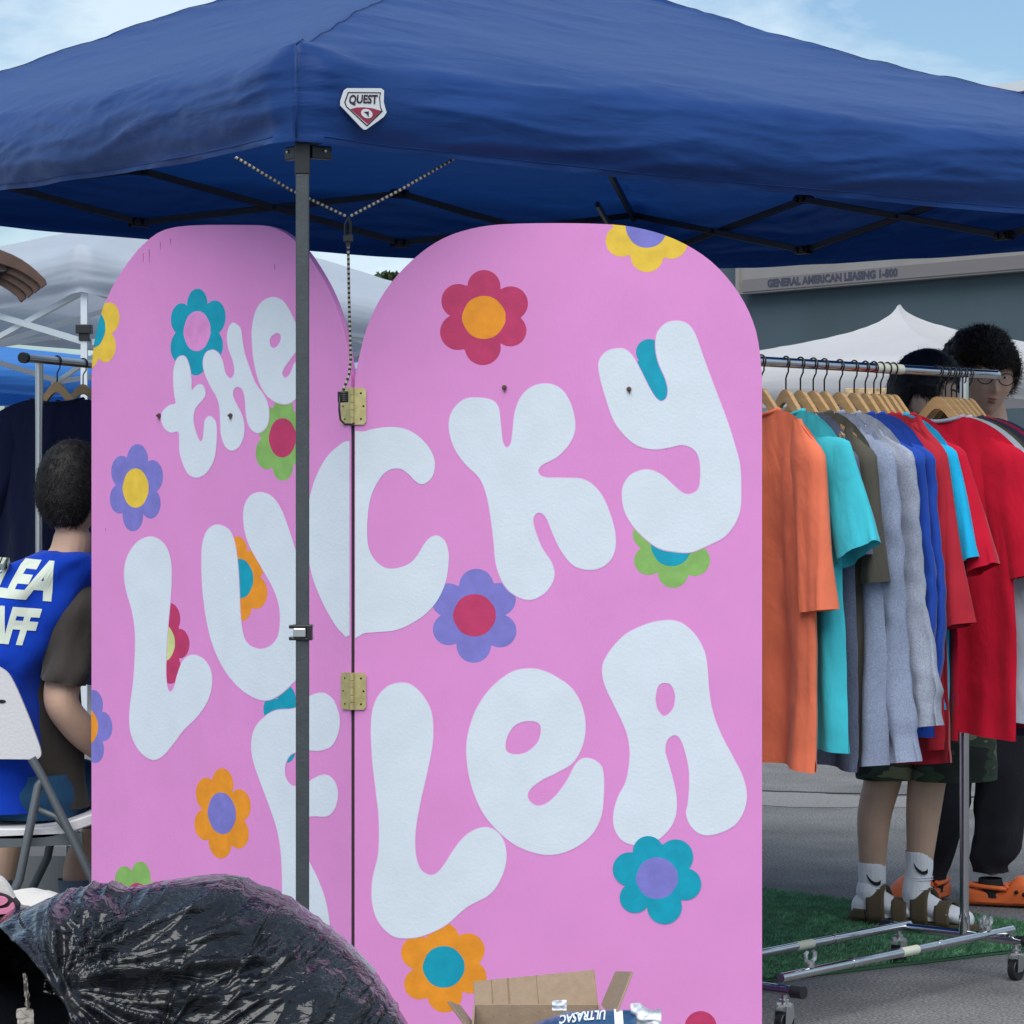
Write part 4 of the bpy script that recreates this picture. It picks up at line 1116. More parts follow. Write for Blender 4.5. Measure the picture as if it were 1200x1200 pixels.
GC = dict(orange=(.78, .19, .10), cyan=(.05, .47, .56), olive=(.085, .080, .065), slate=(.10, .115, .17), heather=(.25, .29, .40), greyblue=(.31, .34, .42), blue=(.018, .065, .36), red=(.50, .018, .035), redd=(.40, .020, .035), aqua=(.012, .38, .66), redb=(.50, .008, .03), pale=(.40, .47, .54), navyp=(.035, .028, .06), maroon=(.30, .02, .05), navy=(.022, .035, .085), camo=(.06, .07, .04), navyd=(.006, .009, .035), brown=(.06, .035, .03))
GM = {k: cloth('cloth_' + k, v, heather=k in ('heather', 'greyblue', 'slate')) for k, v in GC.items()}
G1 = 'tees and sweatshirts on the chrome rack'
spec = [
 # px, name, colour, label, kwargs
 (892, 't_shirt', 'orange', 'salmon orange short-sleeved tee, nearest to the pink board on the chrome rack', dict(L=.985, hw=.198, flare=-.02, yaw=2, collar=1, open_slv=.004, seed=1, tilt=5, slv_len=.36, thick=.030, slv_w=.056)),
 (921, 't_shirt', 'cyan', 'turquoise short-sleeved tee with a wide sleeve, second from the pink board', dict(L=.95, hw=.225, yaw=-5, collar=1, seed=2, tilt=26, slv_w=.100, slv_len=.25, thick=.024)),
 (938, 't_shirt', 'slate', 'slate grey tee whose hem shows below the turquoise tee', dict(L=.99, hw=.185, yaw=0, seed=3, tilt=8, slv_w=.05)),
 (953, 't_shirt', 'olive', 'dark olive grey tee with crumpled sleeve behind the turquoise tee', dict(L=.97, hw=.195, yaw=3, collar=1, seed=4, tilt=9, slv_len=.30, thick=.024, slv_w=.055)),
 (966, 'sweatshirt', 'heather', 'heather blue long-sleeved sweatshirt with cuffed sleeve hanging over its side', dict(L=.99, hw=.225, yaw=-2, collar=1, sleeve='long', fold=1.2, seed=5, slv_len=.74, cuff=True)),
 (984, 'sweatshirt', 'greyblue', 'grey blue long-sleeved sweatshirt just before the royal blue ones', dict(L=.98, hw=.22, yaw=2, collar=1, sleeve='long', fold=1.2, seed=6, slv_len=.66, cuff=True)),
 (1001, 'sweatshirt', 'blue', 'royal blue long-sleeved shirt beside the grey blue sweatshirt', dict(L=.90, hw=.215, yaw=0, collar=1, sleeve='long', seed=7, slv_len=.60)),
 (1014, 'sweatshirt', 'blue', 'royal blue long-sleeved shirt beside the first of the red tees', dict(L=.92, hw=.225, yaw=-3, collar=1, sleeve='long', seed=8, slv_len=.62)),
 (1024, 't_shirt', 'redd', 'brick red tee with rolled sleeve edge next to the royal blue shirts', dict(L=.96, hw=.215, yaw=2, collar=1, seed=9, tilt=10, slv_len=.36, open_slv=.006, slv_w=.06)),
 (1032, 't_shirt', 'redd', 'dull red tee pressed behind the rolled-sleeve red tee', dict(L=1.0, hw=.225, yaw=-2, collar=1, seed=10, tilt=10, slv_len=.42, open_slv=.006, slv_w=.06)),
 (1040, 't_shirt', 'aqua', 'bright sky blue tee with only its sleeve showing between red tees', dict(L=.86, hw=.225, yaw=0, collar=1, seed=11, tilt=22, slv_len=.27, slv_w=.07)),
 (1047, 't_shirt', 'redb', 'scarlet tee whose pointed sleeve sticks out behind the sky blue sleeve', dict(L=.94, hw=.235, yaw=1, collar=1, seed=12, tilt=24, slv_len=.29, slv_w=.06)),
 (1099, 't_shirt', 'redb', 'large crimson tee with wide open neck over the front of the chrome post', dict(L=.955, hw=.225, yaw=22, fold=.7, collar=1, seed=13, tilt=14, slv_len=.30, slv_w=.075, thick=.026, flare=.02)),
 (1108, 't_shirt', 'pale', 'pale blue grey tee behind the large crimson tee', dict(L=.92, hw=.225, yaw=22, collar=1, seed=14, tilt=10, slv_w=.07)),
 (1115, 't_shirt', 'camo', 'camouflage green tee between the pale blue and the navy ones', dict(L=.93, hw=.225, yaw=20, seed=15, tilt=12)),
 (1121, 't_shirt', 'navyp', 'purplish black tee behind the pale blue grey tee', dict(L=.95, hw=.24, yaw=18, collar=1, seed=16, tilt=12)),
 (1128, 't_shirt', 'maroon', 'maroon tee with a pale stripe on its shoulder, last but one before the post', dict(L=.93, hw=.245, yaw=14, collar=1, seed=17, tilt=12)),
 (1135, 't_shirt', 'navy', 'navy blue tee hanging lowest at the post end of the chrome rack', dict(L=.965, hw=.25, yaw=10, seed=18, tilt=10)),
]
YAW0 = -12
for px, nm, colr, lab, kw in spec:
    kw = dict(kw); kw['yaw'] = yaw = kw.get('yaw', 0) + YAW0
    garment(nm, lab, 'tee' if nm == 't_shirt' else 'long-sleeved top', px, GM[colr], G1, collar_m=GM['greyblue'] if colr == 'redb' and px > 1090 else None, **kw)
    dn = lab.split(',')[0].split(' with ')[0].split(' whose ')[0]
    hanger(px, ' '.join(('wooden hanger inside the ' + dn).split()[:16]), yaw=yaw)

# ---- left-hand rack with the navy shirts, seen end on behind the seated person
U2 = Vector((.31, .95, 0)).normalized(); V2 = Vector((U2.y, -U2.x, 0)); RP = P(46, 421, 8.95); RZ = RP.z
def rack2():
    root = empty('clothes_rack', (RP.x, RP.y, 0), 0, 'grey steel clothes rack with dark navy shirts behind the seated person', 'clothes rack')
    def loc(t, v, z): return U2 * t + V2 * v + Vector((0, 0, z))
    b = MB(); b.tube([loc(-.10, 0, RZ), loc(1.3, 0, RZ)], .0135, 14); b.build('rail', M_STEEL, root, smooth='auto')
    b = MB(); b.tube([loc(-.11, 0, RZ), loc(-.09, 0, RZ)], .017, 12); b.build('rail_cap', M_PLASB, root, smooth='auto')
    for t in (0, 1.2):
        b = MB(); b.tube([loc(t, 0, .09), loc(t, 0, RZ - .013)], .0125, 14); b.tube([loc(t, 0, 1.02), loc(t, 0, 1.06)], .0145, 14); b.build('post', M_STEEL, root, smooth='auto')
        b = MB(); b.tube([loc(t, -.25, .09), loc(t, .25, .09)], .0125, 12); b.build('end_bar', M_STEEL, root, smooth='auto')
        for v in (-.22, .22):
            c = loc(t, v, 0); b = MB(); b.tube([c + Vector((0, 0, .028)) - V2 * .01, c + Vector((0, 0, .028)) + V2 * .01], .028, 18); b.build('caster_wheel', M_PLASB, root, smooth='auto')
            b = MB(); b.tube([c + Vector((0, 0, .04)), c + Vector((0, 0, .085))], .008, 8); b.build('caster_fork', M_STEEL, root)
    b = MB(); b.tube([loc(0, 0, .10), loc(1.2, 0, .10)], .0125, 12); b.build('base_rail', M_STEEL, root, smooth='auto')
rack2()
G2 = 'dark shirts on the left-hand rack'; G3 = 'wooden hangers on the left-hand rack'
for i, (t, colr, lab, hw, yw) in enumerate([(.12, 'navyd', 'dark navy shirt facing the camera behind the seated person, nearest on the grey rack', .29, -4), (.30, 'navyd', 'dark navy shirt half hidden behind the nearest navy one', .27, 5), (.52, 'brown', 'dark brown shirt with its shoulder showing behind the navy shirts', .25, 0), (.70, 'navyd', 'dark navy shirt farthest back on the grey rack', .25, 3)]):
    pos = Vector((RP.x, RP.y, RZ)) + U2 * t
    garment('t_shirt', lab, 'tee', pos, GM[colr], G2, uvec=V2, yaw=yw, hw=hw, L=1.0, seed=40 + i, collar=1, tilt=16, slv_w=.10)
    hanger(pos, ['wooden hanger of the nearest navy shirt on the grey rack', 'wooden hanger of the second navy shirt on the grey rack', 'wooden hanger of the dark brown shirt', 'wooden hanger of the farthest navy shirt'][i], uvec=V2, yaw=yw, group=G3)

# ---- bunch of brown wooden hangers poking in at the top left
for i in range(4):
    pos = P(-60 - 7 * i, 268 + 6 * i, 7.15 + .022 * i)
    h = empty('wooden_hanger', tuple(pos), R(6 - 3 * i), ['outermost brown hanger arm of the bunch at the upper left', 'second brown hanger arm of the bunch, just under the outermost', 'third brown hanger arm of the bunch at the upper left', 'lowest brown hanger arm of the bunch at the upper left'][i], 'hanger', 'brown hangers bunched at the upper left edge')
    b = MB()
    L_ = .235
    tp = [(x, -.0 - .40 * x - .5 * max(0, x - .15) ** 2 * 8) for x in [L_ * k / 12 for k in range(13)]]
    bt = [(x, z - .045 + .018 * x / L_) for x, z in tp]
    tip = [(L_ + .004, tp[-1][1] - .012), (L_ - .004, tp[-1][1] - .018), (L_ - .010, tp[-1][1] - .024)]
    full = [(-p[0], p[1]) for p in tp[::-1]][:-1] + tp + tip + bt[::-1][1:] + [(-p[0], p[1]) for p in bt][1:]
    b.prism(full, (1, 0, 0), (0, 0, 1), (0, 1, 0), (0, 0, 0), .011); b.build('hanger_body', M_WOODD, h, bevel=.002)
    b = MB(); p = [(0, .005, 0), (0, .005, .03)] + [(.022 * math.cos(R(-60 + 24 * k)), .005, .055 + .022 * math.sin(R(-60 + 24 * k))) for k in range(11)]
    b.tube(p, .002, 7); b.build('hook', M_WIRE, h, smooth=True)
    if i in (1, 2):
        b = MB(); b.tube([(-.1, -.004, -.085), (.15, -.004, -.083 - .01 * i), (.165, -.004, -.078)], .004, 6); b.build('elastic_band', M_PLASB, h, smooth=True)

# ------------------------------------------------------------------ folding chair
CZ = 7.50
def chair():
    root = empty('folding_chair', tuple(P(20, 1000, CZ) * Vector((1, 1, 0)) if False else (P(20, 1000, CZ).x, CZ, 0)), 0, 'white plastic folding chair with dark grey legs under the seated person', 'chair')
    def W(px, py, d=CZ): return P(px, py, d)
    # back rest: rounded, wider at the bottom, leaning back to the left
    pts = [(46, 888), (48, 882), (44, 868), (30, 832), (14, 797), (2, 784), (-20, 776), (-60, 773), (-110, 771), (-122, 779), (-126, 800), (-128, 840), (-127, 880), (-122, 888), (-100, 890), (-40, 890), (20, 890), (40, 890)]
    f = cr([((x) / 1.0, y) for x, y in pts], 5)
    b = MB(); n = len(f)
    vs = [W(x, y, CZ + .0 + .0002 * (x - 48)) for x, y in f]
    o = Vector((0, 0, 0))
    b.prism([(v.x, v.z) for v in vs], (1, 0, 0), (0, 0, 1), (0, 1, 0), (0, CZ, 0), .014)
    s = b.build('backrest', M_CHAIRW, None, bevel=.004); setparent(s, root)
    b = MB(); b.prism([(W(-9 + 4 * math.cos(a), 821 + 2.2 * math.sin(a)).x + .012, W(0, 821 + 2.2 * math.sin(a)).z) for a in [k * PI / 6 for k in range(12)]], (1, 0, 0), (0, 0, 1), (0, 1, 0), (0, CZ - .001, 0), .002)
    b2 = MB(); b2.prism([(W(2 + 5 * math.cos(a), 821).x, W(0, 822 + 2.2 * math.sin(a)).z) for a in [k * PI / 6 for k in range(12)]], (1, 0, 0), (0, 0, 1), (0, -1, 0), (0, CZ - .0002, 0), .0015)
    s = b2.build('backrest_slot', M_DKHOLE, None); setparent(s, root)
    # seat: seen edge on, curling slightly
    b = MB()
    def seat(u, v):
        x = -125 + 245 * u
        y = 962 + 9 * math.sin(PI * min(1, (x + 125) / 245 * .9)) - .0006 * max(0, x - 20) ** 2 - max(0, (x - 60)) * .16
        p = W(x, y, CZ + .02); p.y = CZ + .02 + v * .40
        return p
    nu, nv = 26, 8
    top = [seat(i / (nu - 1), j / (nv - 1)) for j in range(nv) for i in range(nu)]
    bot = [p - Vector((0, 0, .030)) for p in top]; N = len(top)
    fs = []
    for j in range(nv - 1):
        for i in range(nu - 1):
            a = j * nu + i; fs += [(a, a + 1, a + nu + 1, a + nu), (a + N, a + nu + N, a + nu + 1 + N, a + 1 + N)]
    for i in range(nu - 1): fs += [(i, i + N, i + 1 + N, i + 1), ((nv - 1) * nu + i, (nv - 1) * nu + i + 1, (nv - 1) * nu + i + 1 + N, (nv - 1) * nu + i + N)]
    for j in range(nv - 1): fs += [(j * nu, (j + 1) * nu, (j + 1) * nu + N, j * nu + N), (j * nu + nu - 1, j * nu + nu - 1 + N, (j + 1) * nu + nu - 1 + N, (j + 1) * nu + nu - 1)]
    b.add(top + bot, fs); s = b.build('seat', M_CHAIRW, None, smooth='auto', bevel=.004); setparent(s, root)
    for yy in (CZ + .03, CZ + .40):
        b = MB(); b.bar(W(-110, 992, CZ) * Vector((1, 0, 1)) + Vector((0, yy, 0)), W(95, 984, CZ) * Vector((1, 0, 1)) + Vector((0, yy, 0)), .02, .03)
        s = b.build('seat_rail', M_CHAIRF, None); setparent(s, root)
    # legs: crossed tubes, one pair each side
    zf = (CAMH) * F / CZ + HY
    for yy, nm in ((CZ - .014, 0), (CZ + .43, 1)):
        dy = Vector((0, yy - CZ, 0))
        b = MB(); pth = [W(38, 888) + dy, W(48, 905) + dy, W(100, 1010) + dy, W(172, zf) + dy]
        b.tube(pth, .0145, 12, sq=.8); s = b.build('leg', M_CHAIRF, None, smooth='auto'); setparent(s, root)
        b = MB(); pth = [W(50, 912) + dy, W(46, 920) + dy, W(24, 1030) + dy, W(-40, zf) + dy]
        b.tube([p + Vector((0, -.002 if nm == 0 else .004, 0)) for p in pth], [.008, .0145, .0145, .0145], 12, sq=.8); s = b.build('leg', M_CHAIRF, None, smooth='auto'); setparent(s, root)
        b = MB(); b.tube([W(46, 948) + dy, W(66, 956) + dy, W(84, 978) + dy], .0075, 8); s = b.build('brace', M_CHAIRF, None, smooth=True); setparent(s, root)
    return root
chair()

# storage tub glimpsed between the chair legs
def tub():
    d = 8.6; c = P(52, 1032, d); 
    root = empty('storage_tub', (c.x, c.y, 0), 0, 'frosted plastic tub on the ground between the legs of the folding chair', 'tub')
    b = MB()
    def fn(u, v):
        a = 2 * PI * u; k = .085 + .03 * v; e = 4
        ca, sa = math.cos(a), math.sin(a); r = (abs(ca) ** e + abs(sa) ** e) ** (-1 / e)
        return (ca * r * k * 1.2, sa * r * k, .004 + v * .22)
    b.grid(fn, 40, 8, wrapu=True); b.prism([(fn(i / 40, 0)[0], fn(i / 40, 0)[1]) for i in range(40)], (1, 0, 0), (0, 1, 0), (0, 0, 1), (0, 0, .0), .006)
    b.build('tub_body', mat('frosted', (.30, .30, .31), .5, spec=.4, transl=.3), root, smooth='auto')
    root2 = empty('wire_basket', (c.x + .10, c.y + .16, 0), 0, 'narrow black wire basket standing behind the frosted tub', 'basket')
    b = MB()
    for k in range(7):
        x = -.05 + .1 * k / 6
        b.tube([(x, -.05, 0.003), (x, -.05, .36)], .002, 5); b.tube([(x, .05, 0.003), (x, .05, .36)], .002, 5)
    for k in range(9):
        z = .004 + .355 * k / 8
        b.tube([(-.05, -.05, z), (.05, -.05, z), (.05, .05, z), (-.05, .05, z), (-.05, -.05, z)], .002, 5)
    b.build('wire_frame', M_CHAIRF, root2)
tub()
# ------------------------------------------------------------------ people
def remeshed(name, objs, m, voxel=.0045, smooth_it=2):
    """join several meshes into one continuous surface"""
    bm = bmesh.new()
    for o in objs: 
        bm.from_mesh(o.data)
    me = bpy.data.meshes.new(name); bm.to_mesh(me); bm.free()
    for o in objs: bpy.data.objects.remove(o)
    o = bpy.data.objects.new(name, me); C.objects.link(o)
    rm = o.modifiers.new('r', 'REMESH'); rm.mode = 'VOXEL'; rm.voxel_size = voxel
    sm = o.modifiers.new('s', 'SMOOTH'); sm.iterations = smooth_it; sm.factor = .5
    dg = bpy.context.evaluated_depsgraph_get()
    m2 = bpy.data.meshes.new_from_object(o.evaluated_get(dg)); bpy.data.objects.remove(o); bpy.data.meshes.remove(me)
    m2.materials.clear(); m2.materials.append(m); m2.name = name
    m2.polygons.foreach_set('use_smooth', [True] * len(m2.polygons))
    r = bpy.data.objects.new(name, m2); C.objects.link(r)
    return r

HW, HD, HH = .076, .098, .122
def head_surf(az, el):
    """az: 0 = face (-Y), el in [-pi/2, pi/2]; returns local point"""
    x = math.sin(az) * math.cos(el); y = -math.cos(az) * math.cos(el); z = math.sin(el)
    px_, py_, pz_ = x * HW, y * HD, z * HH
    low = smooth01((-z - .05) / .95)
    px_ *= 1 - .34 * low
    if y > 0: py_ *= 1 - .45 * low
    else: py_ *= 1 - .06 * low
    if z > .2: px_ *= 1 + .04 * (z - .2)
    if y < 0:
        py_ *= 1 - .10 * (1 - abs(x)) * (1 - low)     # flatter face
        g = lambda cx, cz, sx, sz: math.exp(-((px_ - cx) / sx) ** 2 - ((pz_ - cz) / sz) ** 2)
        f = 0
        f += .023 * g(0, -.030, .011, .013) + .014 * g(0, -.012, .008, .022)      # nose
        f += .004 * (g(.012, -.034, .007, .007) + g(-.012, -.034, .007, .007))
        f += .006 * (g(.030, .030, .022, .007) + g(-.030, .030, .022, .007))      # brow
        f -= .010 * (g(.031, .010, .017, .012) + g(-.031, .010, .017, .012))      # sockets
        f += .005 * (g(.031, .008, .012, .007) + g(-.031, .008, .012, .007))      # lids
        f += .006 * g(0, -.058, .022, .0055) + .0065 * g(0, -.069, .019, .006) - .004 * g(0, -.0635, .024, .0025)
        f += .008 * g(0, -.098, .020, .016) + .005 * (g(.045, -.022, .02, .02) + g(-.045, -.022, .02, .02))
        py_ -= f
    return Vector((px_, py_, pz_))
def head_obj(mat_, M):
    b = MB()
    def fn(u, v): return M @ head_surf(2 * PI * u - PI, PI * (v - .5) * .998)
    b.grid(fn, 90, 70, wrapu=True)
    for s in (-1, 1):          # ears
        def ear(u, v, s=s):
            a = 2 * PI * u; q = PI * (v - .5)
            p = Vector((s * (HW + .004) + s * .007 * math.sin(q) , .012 + .020 * math.cos(a) * math.cos(q) - .004, -.006 + .031 * math.sin(a) * math.cos(q)))
            return M @ p
        b.grid(ear, 20, 12, wrapu=True)
    return b.build('h', mat_, None)
def face_bits(M, root, lip=True):
    for s in (-1, 1):
        b = MB(); c = Vector((s * .031, -.0765, .009)); 
        def fn(u, v):
            a = 2 * PI * u; q = PI * (v - .5); return M @ (c + Vector((.0125 * math.cos(a) * math.cos(q), .009 * math.sin(a) * math.cos(q), .0036 * math.sin(q))))
        b.grid(fn, 16, 10, wrapu=True); e = b.build('eye', M_EYEW, None, smooth=True); setparent(e, root)
        b = MB()
        def fn2(u, v):
            a = 2 * PI * u; q = PI * (v - .5); return M @ (c + Vector((.0045 * math.cos(a) * math.cos(q), -.0065 + .004 * math.sin(a) * math.cos(q), .0034 * math.sin(q))))
        b.grid(fn2, 12, 8, wrapu=True); i = b.build('iris', M_EYED, None, smooth=True); i.parent = e
        b = MB()
        path = [M @ (head_surf(s * a, .27 + .05 * math.sin((a - .15) * 4)) * 1.012) for a in (.16, .25, .35, .45, .56)]
        b.tube(path, [.002, .0034, .0036, .003, .001], 6); i = b.build('eyebrow', M_HAIR, None, smooth=True); setparent(i, root)
    b = MB()
    for z, r in ((-.0585, .0034), (-.0685, .0042)):
        pts = []
        for k in range(9):
            x = -.022 + .044 * k / 8
            az = math.asin(max(-1, min(1, x / HW)) * .98); el = math.asin(z / HH)
            p = head_surf(az, el); pts.append(M @ Vector((p.x, p.y - .001, p.z)))
        b.tube(pts, [.0006] + [r * math.sin(PI * (k + .6) / 9.2) for k in range(1, 8)] + [.0006], 7)
    i = b.build('lips', M_LIP, None, smooth=True); setparent(i, root)

def hair_obj(M, root, thick, hairline, back, strands, length, curl, m, seed=0, width=.0013, top=1.0, offs=(0, 0, 0), slen=7, name='hair', lump=1.0):
    """thick(az, el) -> shell thickness; hairline(az) -> lowest elevation of hair"""
    rnd = random.Random(seed); b = MB(); O = Vector(offs)
    def sp(az, el, k=0.0):
        p = head_surf(az, el); n = Vector((p.x / HW ** 2, p.y / HD ** 2, p.z / HH ** 2)).normalized()
        return p, n
    def fn(u, v):
        az = 2 * PI * u - PI; lo = hairline(az); el = lo - .12 + (PI / 2 * .998 - lo + .12) * v
        p, n = sp(az, el)
        t = thick(az, el) * smooth01((el - lo + .10) / .30) - .006 * (1 - smooth01((el - lo + .12) / .1))
        w = Vector((math.sin(az) * math.cos(el) * 2.2, math.cos(az) * math.cos(el) * 2.2, math.sin(el) * 2.4 + seed))
        t *= 1 + lump * (1 - .9 * smooth01((el - .95) / .45)) * (.35 * noise.noise(w * 2.2) + .25 * noise.noise(w * 5))
        return M @ (p + n * t + O * smooth01((el - lo) / .6))
    b.grid(fn, 80, 46, wrapu=True)
    vs = []; fs = []
    for i in range(strands):
        az = rnd.uniform(-PI, PI); lo = hairline(az); z = rnd.uniform(math.sin(max(-1.4, lo - .02)), 1); el = math.asin(max(-1, min(1, z)))
        p, n = sp(az, el); t = thick(az, el) * smooth01((el - lo + .10) / .30)
        q = p + n * t * rnd.uniform(.75, 1.02) + O * smooth01((el - lo) / .6)
        # growth direction: down and back/forward away from the crown
        crown = Vector((0, .035, HH)); d = (p - crown); d -= n * d.dot(n); d = d.normalized() if d.length > 1e-4 else Vector((0, -1, 0))
        d = (d * 1.0 + n * rnd.uniform(.0, .5) + Vector((rnd.gauss(0, .35), rnd.gauss(0, .35), rnd.gauss(0, .35)))).normalized()
        L = length * rnd.uniform(.5, 1.2); s1 = d.cross(n).normalized() if d.cross(n).length > 1e-5 else d.orthogonal()
        cr_ = curl * rnd.uniform(.6, 1.3); f = rnd.uniform(1.0, 2.1); ph = rnd.uniform(0, 6)
        k0 = len(vs)
        for j in range(slen):
            a = j / (slen - 1)
            pos = q + d * L * a * (1 - .25 * a) - n * L * .30 * a * a + s1 * cr_ * math.sin(ph + a * 6.28 * f) + n * cr_ * math.cos(ph + a * 6.28 * f)
            w = width * (1 - .7 * a)
            vs += [M @ (pos - s1 * w), M @ (pos + s1 * w)]
            if j: fs.append((k0 + 2 * j - 2, k0 + 2 * j - 1, k0 + 2 * j + 1, k0 + 2 * j))
    b.add(vs, fs)
    o = b.build(name, m, None, smooth=True); setparent(o, root); return o

def loft(name, rows, m, parent, nu=56, cap=False, wr=.004, seed=0, pw=2.0, freq=6, mb=None, vert=False):
    """rows: (centre Vector, half-extent vector A, half-extent vector B); closed rings"""
    b = mb or MB(); n = len(rows)
    # resample rows with catmull-rom
    cs = []
    K = 5
    for i in range(n - 1):
        for s in range(K):
            t = s / K; r = []
            for c in range(3):
                p0, p1, p2, p3 = [rows[max(0, min(n - 1, i + d))][c] for d in (-1, 0, 1, 2)]
                r.append(.5 * ((2 * p1) + (-p0 + p2) * t + (2 * p0 - 5 * p1 + 4 * p2 - p3) * t * t + (-p0 + 3 * p1 - 3 * p2 + p3) * t ** 3))
            cs.append(r)
    cs.append(list(rows[-1])); N = len(cs); vs = []
    for i, (c, A, B) in enumerate(cs):
        for j in range(nu):
            a = 2 * PI * j / nu; ca, sa = math.cos(a), math.sin(a)
            e = 2 / pw; ca2 = math.copysign(abs(ca) ** e, ca); sa2 = math.copysign(abs(sa) ** e, sa)
            p = c + A * ca2 + B * sa2
            dr = (A * ca + B * sa); dr = dr.normalized() if dr.length else dr
            w = wr * (fbm((p.x * freq, p.y * freq, p.z * freq * (.45 if vert else 1)), 3) * 1.6 + .7 * math.sin(a * 5 + i * .25 + seed) * .5)
            vs.append(p + dr * w)
    fs = [(i * nu + j, i * nu + (j + 1) % nu, (i + 1) * nu + (j + 1) % nu, (i + 1) * nu + j) for i in range(N - 1) for j in range(nu)]
    if cap: fs += [tuple(range(nu))[::-1], tuple((N - 1) * nu + j for j in range(nu))]
    b.add(vs, fs)
    if mb: return None
    o = b.build(name, m, None, smooth=True)
    if parent is not None: setparent(o, parent)
    return o
def ring(px, py, d, wpx, dep, ax=None):
    """ring centred at a pixel position at depth d, half width in px, half depth in m"""
    return (P(px, py, d), Vector((wpx / F * d, 0, 0)), Vector((0, dep, 0)))

def hand_skin(wrist, dirv, side, m, curl=.5):
    """five-fingered relaxed hand as a skinned mesh"""
    d = dirv.normalized(); s = side.normalized(); n = d.cross(s).normalized()
    pts = []; ed = []
    pts.append((wrist, (.024, .016))); 
    c = chain(pts, ed, [(wrist + d * .04, (.034, .014)), (wrist + d * .075, (.038, .013))], 0)
    for k, (o, L) in enumerate(((.030, .068), (.010, .078), (-.010, .072), (-.029, .056))):
        base = wrist + d * .088 + s * o; q = base; seq = [(base, .0095)]
        for j in range(3):
            a = curl * (j + 1) * .5
            q = q + (d * math.cos(a) + n * math.sin(a)) * (L / 3); seq.append((q, .0088 - .0009 * j))
        chain(pts, ed, seq, c)
    b0 = wrist + d * .03 + s * .034
    chain(pts, ed, [(b0, .012), (b0 + (d * .7 + s * .6) * .032, .0105), (b0 + (d * .9 + s * .35 + n * .3) * .058, .009)], 1)
    return skin('hand', pts, ed, m, None, 1)

def rotM(center, yaw=0, pitch=0, roll=0, sc=1.0):
    return Matrix.Translation(center) @ Matrix.Rotation(R(yaw), 4, 'Z') @ Matrix.Rotation(R(pitch), 4, 'X') @ Matrix.Rotation(R(roll), 4, 'Y') @ Matrix.Scale(sc, 4)

